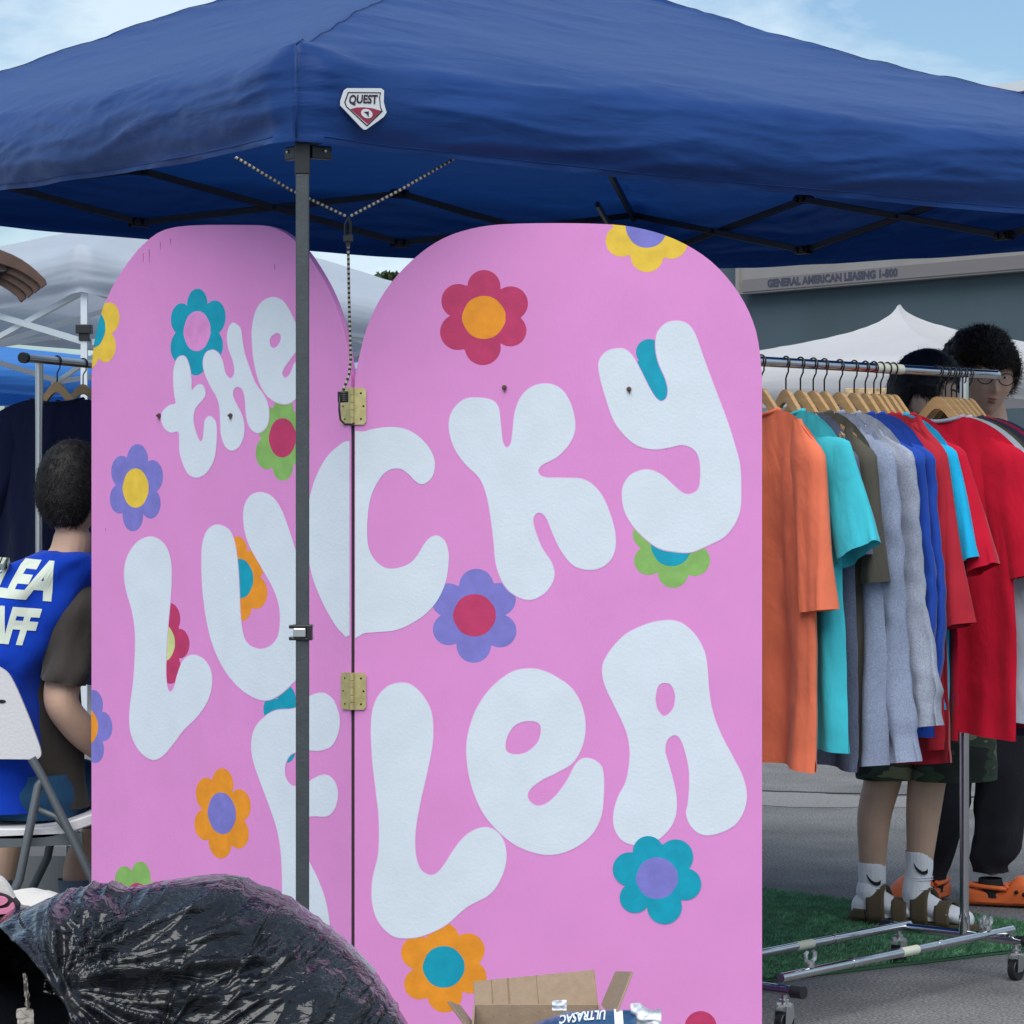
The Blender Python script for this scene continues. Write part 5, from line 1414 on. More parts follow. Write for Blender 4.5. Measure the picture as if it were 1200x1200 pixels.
# ---- curly-haired person standing behind the rack end
def person_b():
    d = 9.1; root = empty('person', (P(1153, 1058, d).x, d, 0), 0, 'person with big curly black hair and glasses, black shirt, black joggers and orange clogs', 'person')
    Mh = rotM(P(1157, 443, d - .02), 6, 6, 4, 1.02)
    hd = head_obj(M_SKINB, Mh)
    pts = []; ed = []
    pts.append((P(1153, 775, d), (.15, .11)))
    sp = chain(pts, ed, [(P(1156, 700, d), (.135, .10)), (P(1158, 620, d), (.15, .105)), (P(1160, 550, d), (.16, .105)), (P(1161, 512, d), (.09, .07)), (P(1160, 490, d), .055), (P(1160, 462, d), .055)], 0)
    for s in (-1, 1):
        sh = P(1160 + s * 66, 530, d)
        el = P(1160 + s * 82, 640, d + .02); wr = P(1160 + s * 70, 738, d - .12)
        chain(pts, ed, [(sh, .052), (el, .040), (wr, .026)], 3)
    hips = [(P(1126, 800, d), P(1112, 908, d - .02), P(1092, 1034, d + .06)), (P(1180, 800, d), P(1176, 908, d - .05), P(1160, 1028, d - .06))]
    for h, k, a in hips: chain(pts, ed, [(h, .088), (k, .058), (a, .038)], 0)
    body = skin('b', pts, ed, M_SKINB, None, 2)
    hs = [hand_skin(P(1160 + s * 70, 738, d - .12), Vector((0, -.35, -1)), Vector((-s * .4, -.9, .3)), M_SKINB) for s in (-1, 1)]
    o = remeshed('body', [body, hd] + hs, M_SKINB); setparent(o, root)
    face_bits(Mh, root)
    # shirt
    loft('shirt', [ring(1161, 497, d, 22, .060), ring(1161, 503, d, 34, .072), ring(1160, 514, d, 56, .09), ring(1160, 530, d, 72, .115), ring(1160, 560, d, 71, .128), ring(1158, 640, d, 68, .13), ring(1157, 720, d, 66, .13), ring(1156, 800, d, 68, .135)], mat('shirt_black', (.012, .013, .018), .9), root, seed=1, wr=.006)
    b = MB()
    for s in (-1, 1):
        loft('sleeve', [(P(1160 + s * 52, 526, d), Vector((0, 0, .052)), Vector((0, .06, 0))), (P(1160 + s * 70, 540, d), Vector((.035, 0, .05)), Vector((0, .065, 0))), (P(1160 + s * 80, 590, d), Vector((.066, 0, .0)), Vector((0, .066, 0))), (P(1160 + s * 84, 630, d), Vector((.068, 0, .0)), Vector((0, .068, 0)))], None, None, mb=b, seed=s, wr=.005)
    o = b.build('sleeves', MAT['shirt_black'], None, smooth=True); setparent(o, root)
    pale = cloth('cloth_offwhite', (.50, .50, .53))
    o = loft('shoulder_stripe', [(P(1196, 520, d - .08), Vector((.010, 0, .004)), Vector((0, .05, 0))), (P(1205, 545, d - .085), Vector((.016, 0, .0)), Vector((0, .055, 0))), (P(1210, 590, d - .09), Vector((.02, 0, .0)), Vector((0, .05, 0)))], pale, root, wr=.001)
    # joggers, gathered above the ankle
    b = MB()
    jm = mat('jogger_black', (.008, .008, .013), .95, bump=.4, bscale=200)
    loft('x', [ring(1153, 745, d, 60, .125), ring(1153, 790, d, 62, .13), ring(1153, 825, d, 62, .13)], None, None, mb=b)
    loft('x', [ring(1124, 790, d, 34, .115), ring(1118, 850, d, 31, .105), ring(1112, 908, d - .02, 27, .09), ring(1104, 960, d, 26, .082), ring(1096, 1005, d + .05, 21, .066), ring(1091, 1024, d + .06, 17, .050), ring(1091, 1034, d + .06, 17, .050)], None, None, mb=b, seed=3, wr=.010, freq=7)
    loft('x', [ring(1182, 790, d, 40, .12), ring(1179, 850, d, 37, .11), ring(1177, 908, d - .05, 32, .10), ring(1172, 960, d - .05, 28, .088), ring(1166, 998, d - .06, 26, .074), ring(1163, 1014, d - .06, 19, .052), ring(1163, 1022, d - .06, 18, .046)], None, None, mb=b, seed=5, wr=.012, freq=7)
    o = b.build('joggers', jm, None, smooth=True); setparent(o, root)
    sk = mat('sock_black', (.012, .012, .014), .9)
    for (ax_, ay_, dd, dirv) in ((1161, 1040, d - .06, Vector((.96, -.28, 0))), (1092, 1043, d + .06, Vector((-.62, -.78, 0)))):
        a = P(ax_, ay_, dd); a0 = a + Vector((0, 0, .03)); g = Vector((a.x, a.y, 0)); dv = dirv.normalized(); sv_ = Vector((-dv.y, dv.x, 0))
        loft('sock', [(a0, Vector((.036, 0, 0)), Vector((0, .038, 0))), (g + Vector((0, 0, .075)), Vector((.038, 0, 0)), Vector((0, .04, 0))), (g + Vector((0, 0, .03)) + dv * .01, Vector((.04, 0, 0)), Vector((0, .045, 0)))], sk, root, wr=.001)
        # clog: sections from heel to toe (x along the foot, half width, top height)
        b = MB(); secs = [(-.075, .006, .030), (-.070, .028, .060), (-.045, .038, .062), (0, .041, .054), (.045, .044, .060), (.085, .050, .092), (.125, .054, .086), (.165, .053, .070), (.195, .042, .052), (.210, .022, .036), (.214, .004, .024)]
        vs = []; NU = 28; 
        xs = []
        for i in range(len(secs) - 1):
            for s in range(4):
                t = s / 4; p0, p1, p2, p3 = [secs[max(0, min(len(secs) - 1, i + q))] for q in (-1, 0, 1, 2)]
                xs.append(tuple(.5 * ((2 * p1[c]) + (-p0[c] + p2[c]) * t + (2 * p0[c] - 5 * p1[c] + 4 * p2[c] - p3[c]) * t * t + (-p0[c] + 3 * p1[c] - 3 * p2[c] + p3[c]) * t ** 3) for c in range(3)))
        xs.append(secs[-1])
        for (x, w, h) in xs:
            openq = x < .06
            for j in range(NU):
                an = 2 * PI * j / NU; cx = math.cos(an); cz = math.sin(an)
                ww = w * math.copysign(abs(cx) ** .62, cx); zc = h / 2 + .004; zz = zc + (h / 2) * math.copysign(abs(cz) ** .7, cz)
                if zz < .018: ww *= 1.07
                if openq and cz > .35: zz -= .014 * (cz - .35)
                vs.append(g + dv * (x) + sv_ * ww + Vector((0, 0, max(.0015, zz))))
        n = len(xs)
        b.add(vs, [(i * NU + j, i * NU + (j + 1) % NU, (i + 1) * NU + (j + 1) % NU, (i + 1) * NU + j) for i in range(n - 1) for j in range(NU)] + [tuple(range(NU)), tuple((n - 1) * NU + j for j in range(NU))[::-1]])
        cl = b.build('clog', M_CROC, None, smooth='auto'); setparent(cl, root)
        b = MB(); path = []
        for k in range(15):
            an = PI * k / 14; path.append(g + dv * (.055 - .125 * math.sin(an)) + sv_ * (.046 * math.cos(an)) + Vector((0, 0, .060 + .006 * math.sin(an))))
        b.tube(path, .012, 10, sq=.6, up=None); q = b.build('heel_strap', M_CROC, None, smooth=True); q.parent = cl
        b = MB()
        for s in (-1, 1): b.sphere(g + dv * .055 + sv_ * s * .049 + Vector((0, 0, .066)), (.007, .007, .007), 10, 7)
        q = b.build('strap_rivet', M_CROC, None, smooth=True); q.parent = cl
        b = MB()
        for (x, zz, r) in ((.085, .052, .007), (.110, .046, .008), (.137, .040, .0075)):
            for s in (-1, 1):
                wv = .0545
                b.sphere(g + dv * x + sv_ * s * wv * (.965 if x < .1 else .985) + Vector((0, 0, zz)), (r, r, r * .9), 10, 6)
        q = b.build('vent_hole', M_DKHOLE, None, smooth=True); q.parent = cl
    # glasses
    b = MB()
    for s in (-1, 1):
        rim = [Mh @ (Vector((s * (.033 + .023 * math.cos(t * PI / 9)), -.0985 + .004 * abs(math.cos(t * PI / 9)), .004 + .018 * math.sin(t * PI / 9)))) for t in range(19)]
        b.tube(rim, .0017, 6, caps=False)
        b.tube([Mh @ Vector((s * .056, -.094, .010)), Mh @ Vector((s * .078, -.070, .010)), Mh @ Vector((s * .083, -.01, .008)), Mh @ Vector((s * .082, .018, -.004))], .0016, 6)
    b.tube([Mh @ Vector((-.011, -.100, .008)), Mh @ Vector((0, -.104, .011)), Mh @ Vector((.011, -.100, .008))], .0016, 6)
    q = b.build('glasses', M_PLASB, None, smooth=True); setparent(q, root)
    # hair: a thick loose mop, heavier on our left, falling over the forehead
    def thick(az, el): return .026 + .004 * max(0, math.sin(el)) + math.cos(el) * (.028 * smooth01(-math.sin(az) * 1.2) + .008 * smooth01((abs(az) - 1.6) / .8))
    def line(az): return .42 - .75 * smooth01((abs(az) - .75) / 1.2)
    hair_obj(Mh, root, thick, line, 0, 5000, .045, .007, M_HAIR2, seed=7, width=.0011, lump=.6, slen=12, offs=(-.016, -.006, .002))
    # stray curls
    return root
person_b()

# ---- person in camouflage shorts, socks and sandals
def person_a():
    d = 8.6; root = empty('person', (P(1060, 1085, d).x, d, 0), 0, 'black-haired person in camouflage shorts, white socks and brown sandals behind the rack', 'person')
    Mh = rotM(P(1086, 471, d), 68, 4, 0, 1.02)
    hd = head_obj(M_SKINA, Mh)
    pts = []; ed = []
    pts.append((P(1085, 800, d), (.14, .11)))
    chain(pts, ed, [(P(1083, 730, d), (.125, .10)), (P(1082, 650, d), (.135, .105)), (P(1082, 585, d), (.14, .11)), (P(1080, 545, d), (.08, .07)), (P(1082, 525, d), .056), (P(1083, 500, d), .056)], 0)
    for s, dy in ((-1, .14), (1, -.14)):
        sh = P(1080 + s * 18, 565, d + dy); el = P(1078 + s * 22, 675, d + dy * 1.2); wr = P(1100 + s * 10, 760, d + dy * .9)
        chain(pts, ed, [(sh, .05), (el, .038), (wr, .026)], 3)
    for h, k, c, a in ((P(1052, 820, d), P(1037, 905, d), P(1023, 958, d + .02), P(1022, 1052, d + .02)), (P(1104, 820, d - .05), P(1088, 900, d - .06), P(1082, 950, d - .04), P(1076, 1038, d - .04))):
        chain(pts, ed, [(h, .090), (k, .062), (c, .056), (a, .034)], 0)
    body = skin('b', pts, ed, M_SKINA, None, 2)
    hs = [hand_skin(P(1100 + s * 10, 760, d + dy * .9), Vector((.3, 0, -1)), Vector((.9, 0, .3)), M_SKINA) for s, dy in ((-1, .14), (1, -.14))]
    o = remeshed('body', [body, hd] + hs, M_SKINA); setparent(o, root)
    face_bits(Mh, root)
    loft('shirt', [ring(1082, 522, d, 20, .07), ring(1081, 532, d, 34, .10), ring(1080, 550, d, 46, .17), ring(1081, 590, d, 50, .20), ring(1082, 660, d, 50, .19), ring(1083, 740, d, 50, .19), ring(1085, 815, d, 54, .19)], GM['navyd'], root, wr=.006)
    camo = mat('camo_shorts', (.03, .035, .028), .9, bump=.3, bscale=200)
    nt = camo.node_tree; bs = nt.nodes['Principled BSDF']; tcn = nt.nodes.new('ShaderNodeTexCoord'); mpn = nt.nodes.new('ShaderNodeMapping'); mpn.inputs['Scale'].default_value = (5, 5, 13)
    nz = nt.nodes.new('ShaderNodeTexNoise'); nz.inputs['Scale'].default_value = 1.3; nz.inputs['Detail'].default_value = 2; cr_ = nt.nodes.new('ShaderNodeValToRGB'); cr_.color_ramp.interpolation = 'CONSTANT'
    els = cr_.color_ramp.elements; els[0].position = 0; els[0].color = (.008, .010, .009, 1); els[1].position = .47; els[1].color = (.022, .045, .022, 1)
    e = els.new(.57); e.color = (.018, .03, .018, 1); e = els.new(.63); e.color = (.11, .12, .07, 1)
    nt.links.new(tcn.outputs['Object'], mpn.inputs['Vector']); nt.links.new(mpn.outputs['Vector'], nz.inputs['Vector']); nt.links.new(nz.outputs['Fac'], cr_.inputs['Fac']); nt.links.new(cr_.outputs['Color'], bs.inputs['Base Color'])
    b = MB()
    loft('x', [ring(1085, 770, d, 58, .15), ring(1085, 815, d, 66, .17), ring(1085, 850, d, 70, .18)], None, None, mb=b)
    loft('x', [ring(1055, 800, d, 42, .14), ring(1046, 860, d, 39, .12), ring(1041, 900, d, 36, .105), ring(1040, 912, d, 35, .10)], None, None, mb=b, wr=.006, seed=2)
    loft('x', [ring(1115, 800, d - .04, 48, .15), ring(1116, 860, d - .05, 50, .14), ring(1115, 900, d - .05, 50, .13), ring(1115, 913, d - .05, 50, .128)], None, None, mb=b, wr=.008, seed=4)
    o = b.build('shorts', camo, None, smooth=True); setparent(o, root)
    tan = mat('sandal_brown', (.095, .068, .032), .75, bump=.2, bscale=200)
    for (tx, ty, ax_, ay_, dd, dirv) in ((1022, 1010, 1020, 1062, d + .02, Vector((.90, -.44, 0))), (1077, 997, 1074, 1052, d - .04, Vector((.82, -.57, 0)))):
        dv = dirv.normalized(); sv_ = Vector((-dv.y, dv.x, 0)); a = P(ax_, ay_, dd); g = Vector((a.x, a.y, 0)); up = Vector((0, 0, 1))
        top = P(tx, ty, dd)
        rows = [(top, Vector((.040, 0, 0)), Vector((0, .040, 0))), (top - up * .012, Vector((.041, 0, 0)), Vector((0, .041, 0))), (top - up * .06, Vector((.040, 0, 0)), Vector((0, .040, 0))), (top.lerp(g + up * .10, .7), Vector((.039, 0, 0)), Vector((0, .040, 0))),
                (g + up * .10 + dv * .0, Vector((.042, 0, 0)), Vector((0, .043, 0))), (g + up * .060 + dv * .015, dv * .055, sv_ * .040), (g + up * .032 + dv * .03, dv * .075, sv_ * .042)]
        b = MB(); loft('x', rows, None, None, mb=b, wr=.0009, freq=22)
        # foot part, ankle to toes
        frows = []
        for x, w, h in ((-.052, .020, .045), (-.045, .033, .062), (-.01, .038, .085), (.03, .040, .086), (.075, .043, .064), (.12, .047, .050), (.150, .044, .042), (.170, .034, .034), (.180, .012, .022)):
            frows.append((g + dv * x + up * (.026 + h / 2), sv_ * w, up * (h / 2)))
        loft('x', frows, None, None, mb=b, cap=True, wr=.002, freq=18)
        so = b.build('sock', M_SOCK, None, smooth=True); setparent(so, root)
        # bands of the sock and the curved tick mark woven on its outer side
        b = MB()
        for zz in (.075, .082, .110):
            c = top - up * zz; b.tube([c + Vector((.0405 * math.cos(k * PI / 12), .0405 * math.sin(k * PI / 12), .001 * math.sin(k))) for k in range(25)], .0014, 5, caps=False)
        q = b.build('sock_band', M_SOCK, None, smooth=True); q.parent = so
        tick = [(-17, -6), (-13, 3), (-6, 9), (2, 12), (10, 11), (16, 7), (15.5, -1), (12, 3.0), (5, 5.0), (-3, 4.0), (-10, 0)]
        tk = cr(tick, 4); b = MB(); vs = []
        cpx = tx + 1; cpy = ty + 20
        zc0 = top.z - .050
        for (x, y) in tk:
            an = x / F * dd * .52 / .0425 * 1.0; rr = .0432
            vs.append(Vector((top.x + rr * math.sin(an), top.y - rr * math.cos(an), zc0 - (y - 3 + .18 * x) / F * dd * .62)))
        tri = tessellate_polygon([[Vector((x, y, 0)) for x, y in tk]])
        b.add(vs, [tuple(t) for t in tri]); q = b.build('sock_mark', M_DKHOLE, None); q.parent = so
        # sandal: sole and two straps
        outline = []
        for k in range(40):
            an = 2 * PI * k / 40; x = .064 + .136 * math.cos(an); w = (.040 + .014 * smooth01((x - .02) / .1)) * math.sin(an); outline.append((x, w))
        b = MB(); b.prism(outline, dv, sv_, up, g + up * .0015, .026); s_ = b.build('sandal', tan, None, smooth='auto', bevel=.004); setparent(s_, root)
        for x0, hh, ww in ((.035, .104, .028), (.108, .070, .024)):
            b = MB()
            def strap(u, v, x0=x0, hh=hh, ww=ww):
                an = PI * u; return g + dv * (x0 - ww + 2 * ww * v - .012 * math.sin(an)) + sv_ * (.053 * math.cos(an)) + up * (.020 + hh * math.sin(an) ** .8)
            b.grid(strap, 26, 6); q = b.build('strap', tan, None, smooth=True); q.parent = s_
            md = q.modifiers.new('sol', 'SOLIDIFY'); md.thickness = .003
        b = MB()
        def hs_(u, v): 
            an = PI * (u - .5); return g + dv * (.0 - .062 * math.cos(an)) + sv_ * (.046 * math.sin(an)) + up * (.024 + .030 * v)
        b.grid(hs_, 26, 5); q = b.build('heel_strap', tan, None, smooth=True); q.parent = s_
        md = q.modifiers.new('sol', 'SOLIDIFY'); md.thickness = .003
    def thick(az, el): return .020 + .014 * max(0, math.sin(el))
    def line(az):
        a = abs(az)
        return .66 - .50 * smooth01((a - .75) / .4) - .66 * smooth01((a - 1.75) / .5)
    hair_obj(Mh, root, thick, line, 0, 5000, .034, .0015, M_HAIR, seed=3, width=.0010, lump=.35)
    return root
person_a()

# ---- seated person in the blue vest, seen from behind
def person_c():
    d = 7.70; root = empty('person', (P(45, 1085, d).x, d, 0), 0, 'seated person with short dark hair in a blue staff vest, seen from behind', 'person')
    Mh = rotM(P(84, 581, d), 190 - 32, 8, 0, 1.0)
    hd = head_obj(M_SKINA, Mh)
    pts = []; ed = []
    pts.append((P(40, 930, d + .06), (.11, .09)))
    chain(pts, ed, [(P(30, 860, d + .05), (.095, .075)), (P(26, 780, d + .05), (.095, .075)), (P(36, 712, d + .04), (.10, .075)), (P(76, 668, d), (.085, .07)), (P(86, 645, d), .058), (P(86, 612, d), .058)], 0)
    # right arm, elbow towards us, forearm going forward behind the board
    chain(pts, ed, [(P(92, 716, d - .03), .050), (P(74, 800, d - .10), .054), (P(69, 825, d - .12), .050), (P(100, 862, d - .06), .046), (P(150, 902, d + .10), .030)], 3)
    chain(pts, ed, [(P(-45, 712, d + .06), .058), (P(-62, 820, d + .10), .050), (P(-10, 880, d + .36), .030)], 3)
    # thighs forward (away to the right), shins tucked back
    chain(pts, ed, [(P(70, 925, d + .10), .088), (P(160, 925, 8.12), .062), (P(92, 1010, 8.05), .052), (P(88, 1068, 8.0), .036)], 0)
    chain(pts, ed, [(P(0, 925, d + .10), .088), (P(30, 905, 8.32), .062), (P(8, 1000, 8.15), .052), (P(0, 1065, 8.10), .036)], 0)
    body = skin('b', pts, ed, M_SKINA, None, 2)
    hs = [hand_skin(P(150, 902, d + .10), Vector((.6, .75, -.15)), Vector((0, .3, 1)), M_SKINA), hand_skin(P(-10, 880, d + .36), Vector((.6, .75, -.15)), Vector((0, .3, 1)), M_SKINA)]
    o = remeshed('body', [body, hd] + hs, M_SKINA); setparent(o, root)
    tee = cloth('tee_brown', (.052, .044, .040), var=.12)
    loft('t_shirt', [ring(86, 655, d + .01, 17, .05), ring(72, 670, d + .01, 38, .075), ring(45, 692, d + .03, 60, .085), ring(36, 740, d + .035, 63, .102), ring(33, 800, d + .035, 62, .108), ring(37, 860, d + .03, 62, .112), ring(42, 905, d + .03, 63, .118), ring(44, 945, d + .03, 64, .122)], tee, root, wr=.012, freq=5, seed=3)
    loft('sleeve', [(P(93, 690, d + .03), Vector((.030, 0, .040)), Vector((0, .070, 0))), (P(93, 712, d - .05), Vector((.058, 0, .022)), Vector((0, .086, 0))), (P(86, 750, d - .07), Vector((.067, 0, .010)), Vector((0, .076, 0))), (P(75, 790, d - .10), Vector((.062, 0, -.008)), Vector((0, .070, 0))), (P(73, 799, d - .105), Vector((.060, 0, -.010)), Vector((0, .068, 0)))], tee, root, wr=.008, freq=9, seed=1)
    loft('sleeve', [(P(-30, 695, d + .05), Vector((.045, 0, .045)), Vector((0, .075, 0))), (P(-48, 740, d + .07), Vector((.064, 0, .0)), Vector((0, .074, 0))), (P(-58, 795, d + .09), Vector((.062, 0, 0)), Vector((0, .068, 0)))], tee, root, wr=.006, seed=2)
    vest = cloth('vest_blue', (.006, .05, .46), var=.10)
    vo = loft('vest', [ring(76, 645, d, 20, .045), ring(76, 651, d - .005, 36, .078), ring(62, 663, d - .012, 54, .102), ring(40, 684, d - .018, 70, .124), ring(25, 715, d - .018, 68, .134), ring(14, 755, d - .012, 60, .134), ring(7, 800, d - .012, 53, .136), ring(4, 860, d - .012, 55, .138), ring(2, 915, d, 55, .142), ring(2, 948, d, 55, .142)], vest, root, wr=.016, freq=5.5, seed=6, nu=90)
    # lettering printed across the back
    bm = bmesh.new(); bm.from_mesh(vo.data); bvh = BVHTree.FromBMesh(bm); bm.free()
    off = Vector(root.location)
    def printed(lines):
        b = MB()
        for s, x0, y0, w, h, sl in lines:
            v, f = text_data(s, 1.0, bold=.05, spacing=.92)
            me = bpy.data.meshes.new('q'); me.from_pydata([tuple(p) for p in v], [], f); bm = bmesh.new(); bm.from_mesh(me)
            bmesh.ops.triangulate(bm, faces=bm.faces); bmesh.ops.subdivide_edges(bm, edges=bm.edges, cuts=5, use_grid_fill=True); bmesh.ops.triangulate(bm, faces=bm.faces)
            v = [p.co.copy() for p in bm.verts]; bm.verts.index_update(); f = [tuple(q.index for q in fc.verts) for fc in bm.faces]; bm.free(); bpy.data.meshes.remove(me)
            mnx = min(p.x for p in v); mxx = max(p.x for p in v); mny = min(p.y for p in v); mxy = max(p.y for p in v)
            vs = []
            for p in v:
                uu = (p.x - mnx) / (mxx - mnx); vv = (p.y - mny) / (mxy - mny)
                ux = x0 + w * uu + sl * vv; uy = y0 - h * vv + 6 * (uu - .5) * 0 + 8 * uu
                tgt = P(ux, uy, d - .13); org = Vector((tgt.x, tgt.y - .6, tgt.z))
                hit = bvh.ray_cast(org, Vector((0, 1, 0)))
                q = hit[0] if hit[0] is not None else tgt
                vs.append(q + Vector((0, -.0026, 0)))
            b.add(vs, f)
        o = b.build('back_lettering', mat('print_cream', (.60, .66, .56), .8), None); o.parent = vo
    printed([('FLEA', -36, 697, 96, 46, 18), ('STAFF', -56, 749, 94, 44, 12)])
    jean = cloth('shorts_denim', (.020, .075, .16), var=.18)
    b = MB()
    loft('x', [ring(34, 905, d + .02, 56, .125), ring(38, 930, d + .03, 62, .15), ring(40, 955, d + .05, 62, .15)], None, None, mb=b)
    for (a, c, r0, r1) in ((P(62, 925, d + .08), P(150, 928, 8.08), .105, .085), (P(10, 928, d + .06), P(30, 908, 8.22), .105, .085)):
        dv = (c - a).normalized(); s1 = dv.cross(Vector((0, 0, 1))).normalized()
        loft('x', [(a.lerp(c, t), s1 * (r0 + (r1 - r0) * t), s1.cross(dv) * (r0 + (r1 - r0) * t) * .95) for t in (-.15, .1, .4, .7, 1)], None, None, mb=b, wr=.010, freq=9, seed=2)
    o = b.build('shorts', jean, None, smooth=True); setparent(o, root)
    sg = mat('sock_grey', (.14, .18, .24), .9)
    shoe = mat('shoe_dark', (.03, .03, .035), .6)
    for c0, dd in ((88, 8.0), (0, 8.10)):
        g = P(c0, 1068, dd); g.z = 0; up = Vector((0, 0, 1)); dv = Vector((.5, .86, 0))
        loft('sock', [(P(c0 - 1, 1030, dd + .02), Vector((.046, 0, 0)), Vector((0, .046, 0))), (P(c0, 1062, dd), Vector((.040, 0, 0)), Vector((0, .042, 0))), (g + up * .06, Vector((.040, 0, 0)), Vector((0, .046, 0)))], sg, root, wr=.002)
        sv_ = Vector((-dv.y, dv.x, 0))
        loft('shoe', [(g + dv * x + up * (.004 + h / 2), sv_ * w, up * (h / 2)) for x, w, h in ((-.085, .012, .05), (-.078, .034, .08), (-.03, .040, .085), (.04, .042, .075), (.11, .048, .058), (.17, .044, .046), (.20, .018, .030))], shoe, root, cap=True, wr=.001)
    def thick(az, el): return .013 + .016 * max(0, math.sin(el))
    def line(az):
        a = abs(az)
        return .60 - .55 * smooth01((a - .6) / .5) - .78 * smooth01((a - 1.45) / .7)
    hair_obj(Mh, root, thick, line, 0, 9000, .026, .0012, mat('hair_dark', (.010, .008, .008), .6, spec=.3, var=.4, vscale=60), seed=9, width=.0010, lump=.5)
    return root
person_c()

# ------------------------------------------------------------------ foreground: rubbish bag
def trash_bag():
    D0 = 4.85; root = empty('rubbish_bag', (P(205, 1400, D0).x, D0, 0), 0, 'big glossy black rubbish bag, half open, slumped in front of the left board', 'rubbish bag')
    k = D0 / F
    # silhouette (photo px at distance D0) from the left foot over the top to the right foot
    sil = [(-190, 1480), (-175, 1330), (-120, 1190), (-60, 1120), (0, 1083), (45, 1058), (88, 1042), (104, 1032), (122, 1038), (160, 1040), (205, 1032), (245, 1028), (285, 1034), (318, 1048), (345, 1062), (375, 1082), (405, 1104), (435, 1134), (460, 1168), (482, 1206), (500, 1260), (508, 1340), (500, 1420), (480, 1482)]
    cxp, czp = 170, 1360
    c0 = Vector(((cxp - 600) * k, D0, CAMH - (czp - HY) * k))
    pol = []
    for x, y in sil:
        vx = (x - 600) * k - c0.x; vz = CAMH - (y - HY) * k - c0.z
        pol.append((math.atan2(vx, vz), math.hypot(vx, vz)))     # angle from up, clockwise
    pol.sort()
    def rad(th):
        if th <= pol[0][0]: return pol[0][1]
        if th >= pol[-1][0]: return pol[-1][1]
        for (a, r), (b_, s) in zip(pol, pol[1:]):
            if a <= th <= b_: return r + (s - r) * (th - a) / (b_ - a)
    knot = Vector(((104 - 600) * k, 0, CAMH - (1128 - HY) * k)); fan = Vector(((245 - 600) * k * 1.0, 0, CAMH - (1290 - HY) * k))
    hole = Vector(((26 - 600) * k, 0, CAMH - (1140 - HY) * k))
    DF, DBk = .34, .30
    NU, NV = 520, 300
    def rough(p):
        g = Vector(((122 - 600) * k, 0, CAMH - (1078 - HY) * k)); e = math.exp(-((p.x - g.x) / .055) ** 2 - ((p.z - g.z) / .055) ** 2)
        n = .028 * noise.noise(Vector((p.x * 5, p.y * 5, p.z * 5 + 4))) + .007 * noise.noise(Vector((p.x * 13, p.y * 13, p.z * 13)))
        c = noise.voronoi(Vector((p.x * 22 + 3, p.y * 22, p.z * 22)))[0]
        n += .0045 * (c[1] - c[0])
        n += e * (.020 * ridge(noise.noise(Vector((p.x * 26, 1, p.z * 18)))) + .012 * ridge(noise.noise(Vector((p.x * 60, 2, p.z * 60)))))
        return n - .010
    def base(u, v):
        th = pol[0][0] + (pol[-1][0] - pol[0][0]) * u
        ph = PI * (.015 + .97 * v)
        R_ = rad(th); s = math.sin(ph) ** .70; cc = math.cos(ph)
        x = c0.x + math.sin(th) * R_ * s; z = c0.z + math.cos(th) * R_ * s
        y = D0 - (DF if cc > 0 else DBk) * math.copysign(abs(cc) ** .85, cc)
        p = Vector((x, y, z)); n = Vector((math.sin(th) * s, -cc, math.cos(th) * s)).normalized()
        return p, n, cc, th
    Pn = []; Nn = []; Cn = []; Rn = []; Tn = []
    for j in range(NV):
        for i in range(NU):
            p, n, cc, th = base(i / (NU - 1), j / (NV - 1)); Pn.append(tuple(p)); Nn.append(tuple(n)); Cn.append(cc); Rn.append(rough(p)); Tn.append(th)
    Pn = np.array(Pn); Nn = np.array(Nn); Cn = np.array(Cn); rel = np.array(Rn); X = Pn[:, 0]; Zz = Pn[:, 2]
    rs = np.random.RandomState(11)
    def crease(ox, oz, ang, L, w, amp, curve=0.0, start=.0):
        ca, sa = math.cos(ang), math.sin(ang); dx = X - ox; dz = Zz - oz
        al = dx * ca + dz * sa; ac = -dx * sa + dz * ca - curve * al * al
        win = np.clip((al - start) / .03, 0, 1) * np.clip((L - al) / (L * .45), 0, 1)
        ww = w * (.5 + 1.3 * np.clip(al / L, 0, 1))
        side = np.where(ac > 0, 1.0, .55)
        return amp * win * np.exp(-np.abs(ac) / (ww * side))
    for i in range(34):      # pulled out of the knot
        crs = crease(knot.x, knot.z, rs.uniform(-1.15, .95), rs.uniform(.14, .46), rs.uniform(.0025, .008), rs.uniform(.006, .017), rs.uniform(-1.0, 1.0), rs.uniform(0, .05)); rel += crs
    rel += crease(knot.x, knot.z, .40, .50, .012, .022, -.35); rel += crease(knot.x, knot.z, .72, .36, .010, .016, -.8)
    for i in range(16):      # above the knot, towards the gather and the left
        rel += crease(knot.x, knot.z, rs.uniform(1.2, 3.0), rs.uniform(.08, .22), rs.uniform(.004, .010), rs.uniform(.006, .014), rs.uniform(-3, 3))
    for i in range(46):      # diagonal drag folds over the right half
        ox = rs.uniform(-.62, -.20); oz = rs.uniform(.30, .56); rel += crease(ox, oz, rs.uniform(.42, .98) + (0 if rs.rand() < .8 else .5), rs.uniform(.08, .30), rs.uniform(.0025, .007), rs.uniform(.004, .014) * (1 if rs.rand() < .75 else -1), rs.uniform(-1.5, 1.5))
    for i in range(20):      # short cross creases
        rel += crease(rs.uniform(-.7, -.15), rs.uniform(.28, .60), rs.uniform(-.5, .3), rs.uniform(.05, .14), .004, rs.uniform(.002, .005), rs.uniform(-3, 3))
    e_ = np.exp(-((X - (112 - 600) * k) / .06) ** 2); lo = np.maximum(.25, e_)
    q = np.clip((Cn - .02) / .40, 0, 1); q = q * q * (3 - 2 * q)
    Q = Pn + Nn * (rel * (lo + (1 - lo) * q))[:, None]
